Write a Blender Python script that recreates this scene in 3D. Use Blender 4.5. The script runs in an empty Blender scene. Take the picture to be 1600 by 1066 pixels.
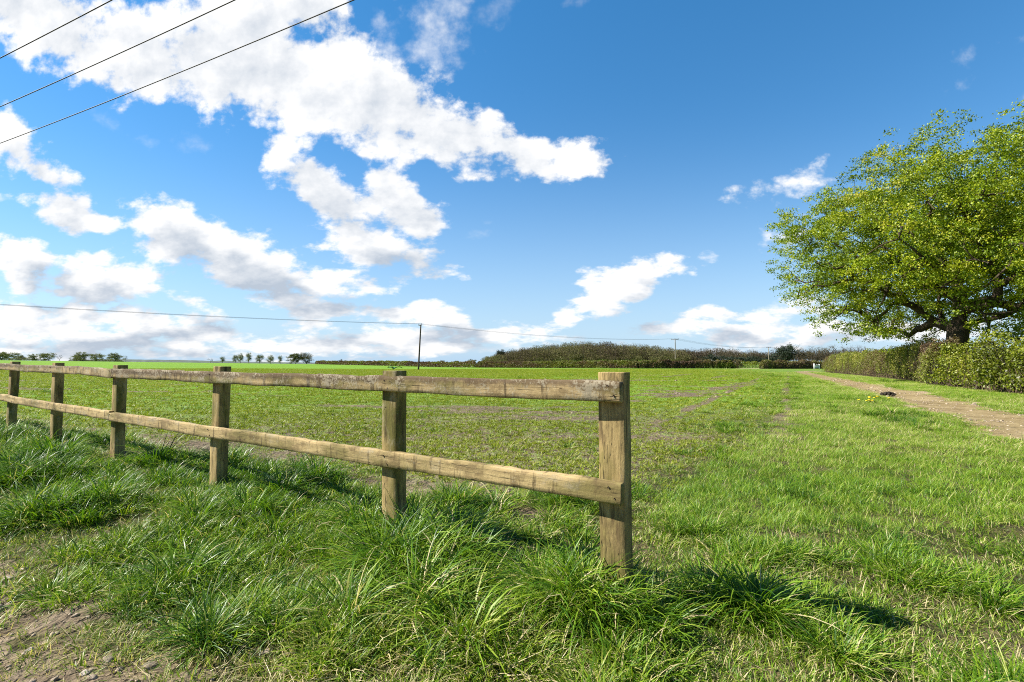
import bpy, math, random
import numpy as np
from mathutils import Vector, noise as mnoise

random.seed(7)
rng = np.random.default_rng(11)
SC = bpy.context.scene
COL = SC.collection
EYE = 1.0
FPX = 750.0                                   # focal length in pixels of the 1600 px wide photograph
PITCH = math.atan(37.0 / FPX)

# ---------------------------------------------------------------- camera
cam_d = bpy.data.cameras.new('camera')
cam_d.sensor_width = 36.0
cam_d.lens = 36.0 * FPX / 1600.0
cam_d.clip_start = 0.05
cam_d.clip_end = 20000.0
cam = bpy.data.objects.new('camera', cam_d)
COL.objects.link(cam)
cam.location = (0, 0, EYE)
cam.rotation_euler = (math.pi / 2 + PITCH, 0, 0)
SC.camera = cam

# ---------------------------------------------------------------- light
SUN_EL, SUN_AZ = math.radians(42.0), math.radians(-86.0)     # azimuth measured from +Y towards +X
sd = Vector((math.sin(SUN_AZ) * math.cos(SUN_EL), math.cos(SUN_AZ) * math.cos(SUN_EL), math.sin(SUN_EL)))
sun_d = bpy.data.lights.new('sun', 'SUN')
sun_d.energy = 5.0
sun_d.angle = math.radians(0.5)
sun_d.color = (1.0, 0.955, 0.87)
sun = bpy.data.objects.new('sun', sun_d)
COL.objects.link(sun)
sun.rotation_euler = sd.to_track_quat('Z', 'Y').to_euler()
sun.location = (-30, 6, 40)

SC.view_settings.view_transform = 'Standard'
SC.view_settings.look = 'None'
SC.view_settings.exposure = 1.05
SC.view_settings.gamma = 1.0
SC.render.film_transparent = False
SC.cycles.max_bounces = 8
SC.cycles.diffuse_bounces = 3
SC.cycles.glossy_bounces = 2
SC.cycles.transmission_bounces = 4
SC.cycles.transparent_max_bounces = 8
SC.cycles.caustics_reflective = False
SC.cycles.caustics_refractive = False
SC.cycles.use_adaptive_sampling = True
SC.cycles.adaptive_threshold = 0.01
SC.cycles.use_denoising = False
SC.cycles.filter_width = 1.05


def ray(px, py):
    """direction of the photograph's pixel as seen from the camera"""
    cx, cy = (px - 800) / FPX, (533 - py) / FPX
    c, s = math.cos(PITCH), math.sin(PITCH)
    return Vector((cx, c - cy * s, s + cy * c))


def ground_at(px, py, z=0.0):
    d = ray(px, py)
    k = (z - EYE) / d.z
    return (d.x * k, d.y * k)


def at_depth(px, py, Y):
    d = ray(px, py)
    k = Y / d.y
    return Vector((d.x * k, Y, EYE + d.z * k))


# ---------------------------------------------------------------- node helper
class NT:
    def __init__(self, tree, clear=True):
        self.t = tree
        if clear:
            tree.nodes.clear()

    def n(self, kind, **kw):
        nd = self.t.nodes.new(kind)
        for k, v in kw.items():
            setattr(nd, k, v)
        return nd

    def put(self, sock, v):
        if hasattr(v, 'is_output') or isinstance(v, bpy.types.NodeSocket):
            self.t.links.new(v, sock)
        elif v is not None:
            sock.default_value = v

    def math(self, op, a, b=None, c=None, clamp=False):
        nd = self.n('ShaderNodeMath', operation=op)
        nd.use_clamp = clamp
        for i, v in enumerate((a, b, c)):
            if v is not None:
                self.put(nd.inputs[i], v)
        return nd.outputs[0]

    def vmath(self, op, a, b=None):
        nd = self.n('ShaderNodeVectorMath', operation=op)
        self.put(nd.inputs[0], a)
        if b is not None:
            self.put(nd.inputs[1], b)
        return nd.outputs['Value'] if op in ('LENGTH', 'DOT_PRODUCT', 'DISTANCE') else nd.outputs[0]

    def smooth(self, v, lo, hi, a=0.0, b=1.0, interp='SMOOTHSTEP'):
        nd = self.n('ShaderNodeMapRange', interpolation_type=interp)
        nd.inputs['Value'].default_value = 0
        self.put(nd.inputs['Value'], v)
        for k, x in (('From Min', lo), ('From Max', hi), ('To Min', a), ('To Max', b)):
            self.put(nd.inputs[k], x)
        return nd.outputs[0]

    def noise(self, vec, scale, detail=4.0, rough=0.5, lac=2.0, dist=0.0, out='Fac', dims='3D'):
        nd = self.n('ShaderNodeTexNoise', noise_dimensions=dims)
        self.put(nd.inputs['Vector'], vec)
        nd.inputs['Scale'].default_value = scale
        nd.inputs['Detail'].default_value = detail
        nd.inputs['Roughness'].default_value = rough
        nd.inputs['Lacunarity'].default_value = lac
        nd.inputs['Distortion'].default_value = dist
        return nd.outputs[0] if out == 'Fac' else nd.outputs[1]

    def voro(self, vec, scale, feature='F1', detail=0.0, rough=0.5, out='Distance', rand=1.0, dims='3D'):
        nd = self.n('ShaderNodeTexVoronoi', feature=feature)
        nd.voronoi_dimensions = dims
        self.put(nd.inputs['Vector'], vec)
        nd.inputs['Scale'].default_value = scale
        if 'Detail' in nd.inputs:
            nd.inputs['Detail'].default_value = detail
            nd.inputs['Roughness'].default_value = rough
        nd.inputs['Randomness'].default_value = rand
        return nd.outputs[out]

    def mix(self, f, a, b, blend='MIX'):
        nd = self.n('ShaderNodeMix', data_type='RGBA', blend_type=blend)
        self.put(nd.inputs[0], f)
        for s, v in ((nd.inputs[6], a), (nd.inputs[7], b)):
            if isinstance(v, (tuple, list)) and len(v) == 3:
                v = (*v, 1.0)
            self.put(s, v)
        return nd.outputs[2]

    def ramp(self, f, stops, interp='LINEAR'):
        nd = self.n('ShaderNodeValToRGB')
        cr = nd.color_ramp
        cr.interpolation = interp
        while len(cr.elements) < len(stops):
            cr.elements.new(0.5)
        for e, (p, c) in zip(cr.elements, stops):
            e.position = p
            e.color = (*c, 1.0) if len(c) == 3 else c
        self.put(nd.inputs[0], f)
        return nd.outputs[0]

    def mapping(self, vec, loc=(0, 0, 0), rot=(0, 0, 0), sc=(1, 1, 1), kind='POINT'):
        nd = self.n('ShaderNodeMapping', vector_type=kind)
        self.put(nd.inputs['Vector'], vec)
        nd.inputs['Location'].default_value = loc
        nd.inputs['Rotation'].default_value = rot
        nd.inputs['Scale'].default_value = sc
        return nd.outputs[0]

    def attr(self, name, kind='GEOMETRY', out='Fac'):
        nd = self.n('ShaderNodeAttribute', attribute_name=name, attribute_type=kind)
        return nd.outputs[out]


# ---------------------------------------------------------------- numpy noise
def vnoise(x, y, seed=0):
    """smooth value noise, 0..1"""
    xi, yi = np.floor(x).astype(np.int64), np.floor(y).astype(np.int64)
    fx, fy = x - xi, y - yi
    fx = fx * fx * fx * (fx * (fx * 6 - 15) + 10)
    fy = fy * fy * fy * (fy * (fy * 6 - 15) + 10)

    def h(i, j):
        n = (i * 374761393 + j * 668265263 + seed * 974634777) & 0x7fffffff
        n = ((n ^ (n >> 13)) * 1274126177) & 0x7fffffff
        return ((n ^ (n >> 16)) & 0xffff) / 65535.0
    return (h(xi, yi) * (1 - fx) + h(xi + 1, yi) * fx) * (1 - fy) + (h(xi, yi + 1) * (1 - fx) + h(xi + 1, yi + 1) * fx) * fy


def fbm(x, y, octaves=4, seed=0, rough=0.5):
    s, amp, tot = 0.0, 1.0, 0.0
    for o in range(octaves):
        s = s + amp * vnoise(x * 2 ** o + 17.3 * o, y * 2 ** o - 9.1 * o, seed + o)
        tot += amp
        amp *= rough
    return s / tot


def smooth01(v, lo, hi):
    t = np.clip((v - lo) / (hi - lo), 0, 1)
    return t * t * (3 - 2 * t)


def mesh_np(name, verts, faces, mat=None, smooth=False):
    """mesh from arrays; faces: one (n,k) array or a list of such arrays"""
    me = bpy.data.meshes.new(name)
    verts = np.ascontiguousarray(verts, dtype=np.float32)
    if isinstance(faces, np.ndarray):
        faces = [faces]
    faces = [f for f in faces if len(f)]
    me.vertices.add(len(verts))
    me.vertices.foreach_set('co', verts.ravel())
    loops = np.concatenate([f.ravel() for f in faces]).astype(np.int32)
    tot = np.concatenate([np.full(len(f), f.shape[1], np.int32) for f in faces])
    start = np.concatenate([[0], np.cumsum(tot)[:-1]]).astype(np.int32)
    me.loops.add(len(loops))
    me.loops.foreach_set('vertex_index', loops)
    me.polygons.add(len(tot))
    me.polygons.foreach_set('loop_start', start)
    me.polygons.foreach_set('loop_total', tot)
    if smooth:
        me.polygons.foreach_set('use_smooth', np.ones(len(tot), bool))
    me.update(calc_edges=True)
    if mat:
        me.materials.append(mat)
    return me


def fattr(me, name, vals, domain='POINT'):
    at = me.attributes.new(name, 'FLOAT', domain)
    at.data.foreach_set('value', np.ascontiguousarray(vals, dtype=np.float32))


def link(name, me, parent=None, **props):
    o = bpy.data.objects.new(name, me)
    COL.objects.link(o)
    if parent:
        o.parent = parent
    for k, v in props.items():
        o[k] = v
    return o


def new_mat(name):
    m = bpy.data.materials.new(name)
    m.use_nodes = True
    return m, NT(m.node_tree)


# ---------------------------------------------------------------- sky
def blue_sky(w, vec=None):
    sky = w.n('ShaderNodeTexSky', sky_type='NISHITA')
    sky.sun_disc = False
    sky.sun_elevation = SUN_EL
    sky.sun_rotation = SUN_AZ
    sky.altitude = 200.0
    sky.air_density = 1.0
    sky.dust_density = 0.0
    sky.ozone_density = 3.0
    if vec is not None:
        w.put(sky.inputs[0], vec)
    hs = w.n('ShaderNodeHueSaturation')
    hs.inputs['Hue'].default_value = 0.503
    hs.inputs['Saturation'].default_value = 1.34
    hs.inputs['Value'].default_value = 1.0
    w.put(hs.inputs['Color'], sky.outputs[0])
    return hs.outputs[0]


SKY_STRENGTH = 0.100
world = bpy.data.worlds.new('World')
SC.world = world
world.use_nodes = True
w = NT(world.node_tree)
bg = w.n('ShaderNodeBackground')
w.put(bg.inputs[0], blue_sky(w))
bg.inputs[1].default_value = 0.05
wo = w.n('ShaderNodeOutputWorld')
w.put(wo.inputs[0], bg.outputs[0])

# clouds: where each heap of the broken cumulus stands, given by the photograph's directions
# (centre x, y, half length, half height, tilt, weight)
HEAPS = [
    (60, 25, 225, 72, 24, 1.1), (230, 85, 170, 70, 28, 1), (400, 100, 190, 115, 18, 1), (540, 150, 200, 95, 16, 1.1),
    (690, 205, 140, 58, 14, 1.1), (800, 238, 100, 36, 12, 1), (905, 255, 62, 42, 18, 1), (440, 10, 150, 80, 0, 1),
    (635, 40, 65, 45, 40, .6), (715, 45, 50, 75, 10, .6), (640, 95, 50, 28, 40, .65), (790, 5, 60, 25, -20, .35), (890, 6, 12, 8, 0, .3),
    (25, 220, 78, 44, 25, 1.05), (90, 256, 60, 28, 32, .95), (205, 205, 50, 12, 40, .45), (285, 225, 45, 16, 25, .45), (15, 312, 22, 10, 20, .7),
    (435, 262, 60, 38, 40, 1), (500, 305, 85, 48, 35, 1.1), (605, 312, 50, 58, 60, 1.1), (590, 380, 110, 42, 22, 1.1), (655, 345, 45, 44, 0, 1),
    (440, 357, 12, 8, 0, .4), (745, 367, 24, 14, -30, .5), (748, 331, 9, 6, 0, .4),
    (150, 330, 125, 30, 10, 1.1), (280, 372, 120, 52, 30, 1.2), (400, 428, 165, 46, 14, 1.2), (525, 453, 115, 32, 8, 1.1),
    (25, 402, 75, 42, 25, 1.15), (160, 435, 125, 42, 14, 1.2), (105, 398, 30, 16, 10, .6),
    (300, 480, 62, 18, 10, .9),
    (70, 500, 260, 34, 4, 1.15), (300, 524, 200, 28, 7, 1.1), (420, 538, 110, 16, 0, .9), (120, 535, 300, 26, 0, 1.0), (300, 550, 460, 14, 0, .9),
    (540, 492, 85, 26, 0, 1), (640, 502, 80, 22, 0, 1), (720, 508, 130, 24, 4, 1.1), (590, 535, 260, 28, 0, 1), (770, 524, 90, 20, 0, .9), (720, 550, 190, 10, 0, .7),
    (985, 440, 95, 32, -8, 1.15), (930, 462, 56, 26, -10, 1.1), (893, 490, 54, 22, -12, 1), (1092, 408, 30, 15, 0, .8), (1146, 406, 16, 8, 0, .45),
    (1245, 273, 84, 26, -10, .85), (1225, 350, 60, 26, -15, .8), (1150, 362, 34, 15, 0, .55),
    (1055, 512, 85, 18, -3, 1), (1160, 508, 120, 20, 3, 1.1), (1270, 500, 80, 24, 0, .95), (1300, 524, 210, 26, 0, 1.1), (1130, 538, 260, 10, 0, .75),
    (1420, 528, 200, 24, 0, 1.05),
    (1528, 98, 62, 20, -35, .55), (1588, 68, 48, 16, -35, .55), (1597, 138, 16, 12, 0, .5), (1470, 140, 20, 8, 0, .3),
]


def heap_field(u, v):
    """how deep a direction lies inside the heaps (>0 inside), and how dense that heap is"""
    sc = 0.6 * v + 0.4
    lv = np.log(v + 0.30)
    for f, am, sd in ((4.5, .20, 3), (11.0, .07, 31)):
        wu = fbm(u * f, lv * f, 3, sd) - .5
        wv = fbm(u * f + 40, lv * f + 13, 3, sd + 60) - .5
        u = u + wu * am * sc
        v = v + wv * am * .7 * sc
    F = np.full(u.shape, -1.5)
    W = np.zeros(u.shape)
    for (cx, cy, rx, ry, a, wt) in HEAPS:
        d = ray(cx, cy)
        u0, v0, st = d.x / d.y, d.z / d.y, 1.0 / d.y
        ca, sa = math.cos(math.radians(-a)), math.sin(math.radians(-a))
        lx = ((u - u0) * ca + (v - v0) * sa) / (rx / FPX * st * 1.10)
        ly = (-(u - u0) * sa + (v - v0) * ca) / (ry / FPX * st * 1.15)
        size = min(1.3, (ry / 40) ** .35)
        g = (1 - np.hypot(lx, ly)) * size * max(wt, .6)
        k = .25
        h = np.clip(.5 + .5 * (g - F) / k, 0, 1)
        W = W + (wt - W) * h
        F = F * (1 - h) + g * h + k * h * (1 - h) * .5
    return np.maximum(F, -1.5), W


# the sky dome: the part of the heavens with the cumulus in it; it leaves the sun's quarter open
def sky_dome():
    R = 6000.0
    az = np.radians(np.arange(-66, 66.01, .30))
    el = np.radians(np.concatenate([np.arange(-2, 48, .28), np.arange(48, 60, .8)]))
    A, E = np.meshgrid(az, el)
    x, y, z = np.sin(A) * np.cos(E), np.cos(A) * np.cos(E), np.sin(E)
    u, v = x / y, z / y
    F, W = heap_field(u, v)
    Fs, _ = heap_field(u - .05, v + .05)         # the same heap a little nearer to the sun
    na, ne = len(az), len(el)
    idx = np.arange(na * ne).reshape(ne, na)
    faces = np.stack([idx[:-1, :-1], idx[1:, :-1], idx[1:, 1:], idx[:-1, 1:]], -1).reshape(-1, 4)
    m, w = new_mat('sky_light')
    geo = w.n('ShaderNodeNewGeometry')
    dirv = w.vmath('NORMALIZE', geo.outputs['Position'])
    sep = w.n('ShaderNodeSeparateXYZ')
    w.put(sep.inputs[0], dirv)
    dx, dy, dz = sep.outputs
    ya = w.math('MAXIMUM', dy, 0.05)
    U = w.math('DIVIDE', dx, ya)
    V = w.math('DIVIDE', w.math('MAXIMUM', dz, -0.1), ya)
    cb = w.n('ShaderNodeCombineXYZ')
    w.put(cb.inputs[0], U)
    w.put(cb.inputs[1], w.math('LOGARITHM', w.math('ADD', V, 0.30), math.e))   # puffs flatten towards the horizon
    PN = cb.outputs[0]

    def billow(P):
        n1 = w.noise(P, 8.0, 10, .62, dims='2D')
        b = w.voro(P, 13.0, 'F1', 3, .55, dims='2D')
        return w.math('ADD', w.math('MULTIPLY', w.math('SUBTRACT', n1, .5), 2.1),
                      w.math('MULTIPLY', w.math('SUBTRACT', .40, b), .40))
    B0 = billow(PN)
    B1 = billow(w.vmath('ADD', PN, (-0.035, 0.05, 0)))
    F0, FS, WT = w.attr('heap'), w.attr('heap_sunward'), w.attr('cloud_weight')
    D0 = w.math('ADD', w.math('ADD', F0, .0), B0)
    soft = w.smooth(WT, .4, 1.0, 1.3, .42)
    alpha = w.math('MULTIPLY', w.smooth(D0, -0.08, soft), w.smooth(WT, .25, .9, .35, 1.0))
    lit = w.math('SUBTRACT', B1, B0)                     # more cloud on the sun's side: shaded
    broad = w.noise(w.vmath('ADD', PN, (3.1, 1.7, 0)), 5.0, 5, .55, dims='2D')
    thick = w.smooth(w.math('ADD', FS, w.math('MULTIPLY', w.math('SUBTRACT', broad, .5), 2.6)), 0.05, 1.0)
    low = w.smooth(V, 0.06, 0.50, 1.0, 0.36)
    grey = w.math('ADD', w.math('MULTIPLY', thick, low), w.math('MULTIPLY', lit, 0.48), clamp=True)
    ccol = w.mix(grey, (0.53, 0.53, 0.53), (0.25, 0.288, 0.34))
    hz = w.math('POWER', w.smooth(V, 0.0, 0.62, 1.0, 0.0, 'LINEAR'), 2.6)
    blue = w.mix(1.0, blue_sky(w, dirv), (SKY_STRENGTH,) * 3, 'MULTIPLY')
    gm = w.n('ShaderNodeGamma')                          # evens out the glare on the sun's side
    gm.inputs[1].default_value = .80
    w.put(gm.inputs[0], blue)
    blue = w.mix(1.0, gm.outputs[0], (.76, .76, .76), 'MULTIPLY')
    c = w.mix(alpha, w.mix(hz, blue, (0.235, 0.335, 0.44)), ccol)
    em = w.n('ShaderNodeEmission')
    w.put(em.inputs[0], c)
    out = w.n('ShaderNodeOutputMaterial')
    w.put(out.inputs[0], em.outputs[0])
    m.cycles.emission_sampling = 'NONE'
    me = mesh_np('sky', np.stack([x, y, z], -1).reshape(-1, 3) * R, faces, m, True)
    fattr(me, 'heap', F.ravel())
    fattr(me, 'heap_sunward', Fs.ravel())
    fattr(me, 'cloud_weight', W.ravel())
    link('sky', me, kind='structure')


sky_dome()


# ================================================================ the lie of the land
FP0, FD, FN = np.array([.426, 2.02]), np.array([-.850, .527]), np.array([.527, .850])   # fence: foot of the end post, run, field side


def fence_st(x, y):
    return (x - FP0[0]) * FN[0] + (y - FP0[1]) * FN[1], (x - FP0[0]) * FD[0] + (y - FP0[1]) * FD[1]


TRACK = np.array([(2.2, -4.0), (5.4, 2.2)] + [ground_at(*p) for p in
                 ((1600, 663), (1500, 638), (1400, 613), (1330, 598.5), (1285, 589), (1262, 583.6))]
                 + [(37.5, 62), (42, 70), (49, 77), (60, 83)])


def poly_dist(x, y, P):
    """distance to a polyline and distance along it"""
    best = np.full(np.shape(x), 1e9)
    along = np.zeros(np.shape(x))
    acc = 0.0
    for a, b in zip(P[:-1], P[1:]):
        e = b - a
        L = np.hypot(*e)
        k = np.clip(((x - a[0]) * e[0] + (y - a[1]) * e[1]) / L ** 2, 0, 1)
        d = np.hypot(x - a[0] - k * e[0], y - a[1] - k * e[1])
        m = d < best
        best = np.where(m, d, best)
        along = np.where(m, acc + k * L, along)
        acc += L
    return best, along


# crown of long grass: where the photograph's tussocks stand (x, y, radius)
TUSSOCKS = [(*ground_at(px, py), r, k) for px, py, r, k in (
    (125, 815, .24, 1.0), (905, 955, .20, 1.15), (1005, 965, .17, 1.2), (722, 800, .15, 1.0), (655, 880, .24, 1.0), (560, 860, .2, .8),
    (1095, 815, .24, .75), (1340, 828, .26, .5), (390, 980, .22, .9), (520, 985, .2, .7), (500, 765, .22, .9), (430, 745, .25, .9), (800, 905, .18, .8),
    (1200, 870, .2, .6), (1160, 950, .2, .5), (300, 830, .22, .6), (880, 795, .2, .7), (840, 790, .15, .6),
    (1450, 900, .25, .35), (30, 750, .3, .8), (250, 735, .3, .7), (1320, 770, .3, .4), (960, 1010, .14, .7),
    (620, 950, .2, .7), (230, 930, .2, .6), (700, 1000, .17, .5), (1390, 650, .5, .8), (1420, 660, .5, .8), (1280, 640, .5, .5))]


def height(x, y):
    x, y = np.asarray(x, float), np.asarray(y, float)
    r = np.hypot(x, y)
    h = .0125 * np.maximum(0, -x - 20) * smooth01(y, 25, 150) * smooth01(-x, 10, 60)
    h = np.minimum(h, 4.2)
    h = h - np.minimum(3.0, .03 * np.maximum(0, y - 310)) * smooth01(-x, 0, 60)
    h = h + 5.6 * np.exp(-((x - 62) / 72) ** 2) * smooth01(y, 230, 345)
    h = h + 2.2 * smooth01(x, 90, 200) * smooth01(y, 200, 330)
    s, t = fence_st(x, y)
    h = h + .075 * np.exp(-(s / 1.0) ** 2) * smooth01(t, .2, 3.0) * (1 - smooth01(t, 14, 25))
    near = 1 - smooth01(r, 20, 60)
    h = h + near * (.10 * (fbm(x * .55, y * .55, 3, 5) - .5) + .035 * (fbm(x * 2.6, y * 2.6, 2, 9) - .5))
    d, _ = poly_dist(x, y, TRACK)
    h = h - .07 * np.exp(-(d / .8) ** 2)
    for tx, ty, tr, k in TUSSOCKS:
        h = h + .025 * k * np.exp(-((x - tx) ** 2 + (y - ty) ** 2) / tr ** 2)
    return h


XB_Y = [-5, 2.3, 3.6, 5.0, 8.0, 15.0, 37.5, 75.0, 123, 400]
XB_X = [-3.5, .6, 1.2, 2.2, 4.5, 9.2, 22.8, 37.0, 55, 160]


def masks(x, y):
    """crop, bare soil, track, all 0..1"""
    s, t = fence_st(x, y)
    r = np.hypot(x, y)
    n1 = fbm(x * .9, y * .9, 4, 21)
    xb = np.interp(y, XB_Y, XB_X)
    wob = (n1 - .5)
    crop = smooth01(s + wob * .7, .62, 1.15) * smooth01(xb - x + wob * (1 + .12 * y), -.25 - .08 * y, .5 + .16 * y)
    crop = crop * (1 - smooth01(y, 122, 130) * smooth01(x, -10, 20))
    d, al = poly_dist(x, y, TRACK)
    e = (fbm(x * 1.6, y * 1.6, 3, 33) - .5)
    track = 1 - smooth01(d + e * .9,   .6, 1.1)
    # bare: ploughed margin behind the fence, ruts and thin places in the crop
    margin = smooth01(s, .45, .75) * (1 - smooth01(s + wob * 1.2, .75, 1.45)) * smooth01(t + 3 * wob, -.2, .8) * (1 - smooth01(t, 9, 16))
    a, b = np.array(ground_at(1000, 624)), np.array(ground_at(1178, 596.5))
    rd, _ = poly_dist(x, y, np.array([a, (a + b) / 2 + (.5, -.2), b]))
    rut = (1 - smooth01(rd + wob * 3.0, .15, 1.0))
    c = (x * .865 - y * .50)                                   # across the drill rows
    al2 = x * .50 + y * .865
    streak = fbm(c * 1.15, al2 * .06, 3, 44)
    thin = smooth01(streak, .52, .70) * smooth01(fbm(x * .12, y * .12, 3, 51), .42, .6)
    thinx = smooth01(fbm(x * .22, y * .9, 4, 61), .56, .72)
    tram = np.maximum(np.exp(-((c + .15) / .22) ** 2), np.exp(-((c + 2.0) / .22) ** 2)) * smooth01(fbm(c * 0 + al2 * .5, c * 2, 3, 67), .3, .5) * smooth01(y, 4.5, 7) * (1 - smooth01(y, 70, 95))
    brown = np.maximum.reduce([tram * .85, margin * .9, rut * .85, thin * .75 * smooth01(y, 4, 14) * smooth01(x, 2, 8), thinx * .75 * (1 - smooth01(y, 25, 60))])
    # dirt under the walker's feet at the near left, trodden thin turf along the near edge
    q = (x + 2.75) * -.53 + (y - 2.62) * -.85
    n2 = fbm(x * 2.6, y * 5.0, 4, 71)
    dirt = smooth01(q + (n2 - .5) * 1.1, -.16, .22) * (1 - smooth01(x, -.7, -.1))
    bald = smooth01(fbm(x * 2.2, y * 3.4, 4, 81), .53, .66) * (1 - smooth01(y + .35 * (n1 - .5), 1.75, 2.15)) * .8
    soil = np.maximum.reduce([brown * crop, tram * .8, margin, dirt, bald * (y > 0)])
    stub = smooth01(y, 126.5, 129) * (1 - smooth01(y, 139, 142)) * smooth01(x, 56, 58) * (1 - smooth01(x, 76, 80))
    return crop, soil, np.maximum(track, stub)


def build_ground():
    az = np.concatenate([np.radians(np.arange(-64, 64.01, .26)), np.radians(np.arange(68, 292.1, 4.0))])
    rr = np.concatenate([[.25], np.geomspace(.5, 2500, 600)])
    A, R = np.meshgrid(az, rr)
    x, y = np.sin(A) * R, np.cos(A) * R
    z = height(x, y)
    crop, soil, track = masks(x, y)
    na, nr = len(az), len(rr)
    idx = np.arange(na * nr).reshape(nr, na)
    nxt = np.roll(idx, -1, 1)
    faces = np.stack([idx[:-1], nxt[:-1], nxt[1:], idx[1:]], -1).reshape(-1, 4)
    cen = np.array([[0, 0, height(0, 0)]])
    verts = np.concatenate([np.stack([x, y, z], -1).reshape(-1, 3), cen])
    tri = np.stack([np.full(na, len(verts) - 1), nxt[0], idx[0]], -1)
    fx, fy = x.ravel()[faces].mean(1), y.ravel()[faces].mean(1)
    s, t = fence_st(fx, fy)
    infield = (s > .8) & (fx < np.interp(fy, XB_Y, XB_X)) & (fy > 0) & (fy < 330)
    m, w = new_mat('earth_and_turf')
    geo = w.n('ShaderNodeNewGeometry')
    P = geo.outputs['Position']
    fine = w.noise(P, 9.0, 6, .65)
    mid = w.noise(P, 1.3, 5, .6)
    lumps = w.voro(P, 16.0, 'F1', 2, .6)
    soilc = w.ramp(w.math('ADD', w.math('MULTIPLY', fine, .7), w.math('MULTIPLY', mid, .3)),
                   [(.30, (.060, .042, .026)), (.46, (.140, .105, .066)), (.60, (.225, .175, .115)), (.78, (.36, .295, .205))])
    trackc = w.ramp(w.math('ADD', w.math('MULTIPLY', fine, .5), w.math('MULTIPLY', mid, .5)),
                    [(.30, (.22, .155, .09)), (.5, (.40, .30, .185)), (.7, (.52, .41, .28))])
    tn = w.noise(P, 3.0, 6, .7)
    big = w.noise(w.mapping(P, sc=(.05, .05, .05)), 1.0, 4, .55)
    shaded_thatch = w.ramp(tn, [(.3, (.020, .024, .008)), (.5, (.060, .055, .020)), (.7, (.16, .125, .06))])  # turf floor, darkened so gaps between the blades look shadowed
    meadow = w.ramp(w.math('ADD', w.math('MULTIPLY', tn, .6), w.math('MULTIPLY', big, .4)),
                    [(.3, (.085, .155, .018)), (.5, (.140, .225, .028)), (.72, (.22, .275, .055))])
    cropn = w.noise(w.mapping(P, sc=(.35, 1.2, 1)), 1.0, 6, .65)
    cropc = w.ramp(w.math('ADD', w.math('MULTIPLY', cropn, .65), w.math('MULTIPLY', big, .35)),
                   [(.30, (.110, .205, .014)), (.5, (.145, .275, .016)), (.72, (.19, .32, .026))])
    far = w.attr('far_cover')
    # the seedlings and blades that grow here cover the ground more and more closely further out
    turf = w.mix(far, shaded_thatch, meadow)
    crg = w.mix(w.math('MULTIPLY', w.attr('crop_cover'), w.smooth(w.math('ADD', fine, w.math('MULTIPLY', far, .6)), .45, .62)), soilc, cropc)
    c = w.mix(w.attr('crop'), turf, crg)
    c = w.mix(w.smooth(w.math('ADD', w.attr('soil'), w.math('MULTIPLY', w.math('SUBTRACT', fine, .5), .9)), .35, .75), c, soilc)
    c = w.mix(w.smooth(w.math('ADD', w.attr('track'), w.math('MULTIPLY', w.math('SUBTRACT', fine, .5), .8)), .3, .6), c, trackc)
    b = w.n('ShaderNodeBsdfPrincipled')
    w.put(b.inputs['Base Color'], c)
    b.inputs['Roughness'].default_value = .95
    b.inputs['Specular IOR Level'].default_value = .15
    bump = w.n('ShaderNodeBump')
    bump.inputs['Strength'].default_value = .9
    bump.inputs['Distance'].default_value = .03
    w.put(bump.inputs['Height'], w.math('ADD', fine, w.math('MULTIPLY', lumps, .8)))
    w.put(b.inputs['Normal'], bump.outputs[0])
    o = w.n('ShaderNodeOutputMaterial')
    w.put(o.inputs[0], b.outputs[0])
    r_all = np.append(R.ravel(), 0)
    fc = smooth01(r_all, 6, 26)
    data = {'crop': np.append(crop.ravel(), 0), 'soil': np.append(soil.ravel(), 0), 'track': np.append(track.ravel(), 0),
            'far_cover': fc, 'crop_cover': .5 + .5 * smooth01(r_all, 5, 22)}
    for name, fs in (('ground', [faces[~infield], tri]), ('field', [faces[infield]])):
        used = np.unique(np.concatenate([f.ravel() for f in fs]))
        remap = np.full(len(verts), -1)
        remap[used] = np.arange(len(used))
        me = mesh_np(name, verts[used], [remap[f] for f in fs], m, True)
        for k, v in data.items():
            fattr(me, k, v[used])
        link(name, me, kind='structure')
    # the worn sandy track itself
    P = [TRACK[0]]
    for a, b2 in zip(TRACK[:-1], TRACK[1:]):
        n = max(2, int(np.hypot(*(b2 - a)) / .35))
        P += [a + (b2 - a) * k / n for k in range(1, n + 1)]
    P = np.array(P)
    for _ in range(14):
        P[1:-1] = (P[:-2] + P[1:-1] * 2 + P[2:]) / 4
    T = np.gradient(P, axis=0)
    T /= np.hypot(T[:, 0], T[:, 1])[:, None]
    Nn = np.stack([T[:, 1], -T[:, 0]], -1)
    al = np.concatenate([[0], np.cumsum(np.hypot(*np.diff(P, axis=0).T))])
    hwl = .76 + .38 * (fbm(al * .7, al * 0 + 3, 4, 5) - .5) + .1
    hwr = .76 + .38 * (fbm(al * .7, al * 0 + 9, 4, 6) - .5) + .1
    V = []
    for k in np.linspace(-1, 1, 9):
        q = P + Nn * (np.where(k < 0, hwl, hwr) * k)[:, None]
        z = height(q[:, 0], q[:, 1]) + .018 - .03 * abs(k) ** 6
        V.append(np.concatenate([q, z[:, None]], 1))
    V = np.stack(V, 1)
    n = len(P)
    ix = np.arange(n * 9).reshape(n, 9)
    f = np.stack([ix[:-1, :-1], ix[:-1, 1:], ix[1:, 1:], ix[1:, :-1]], -1).reshape(-1, 4)
    m2, w = new_mat('sandy_track')
    geo = w.n('ShaderNodeNewGeometry')
    Pz = geo.outputs['Position']
    fine = w.noise(Pz, 11.0, 7, .68)
    mid = w.noise(Pz, .9, 5, .6)
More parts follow.
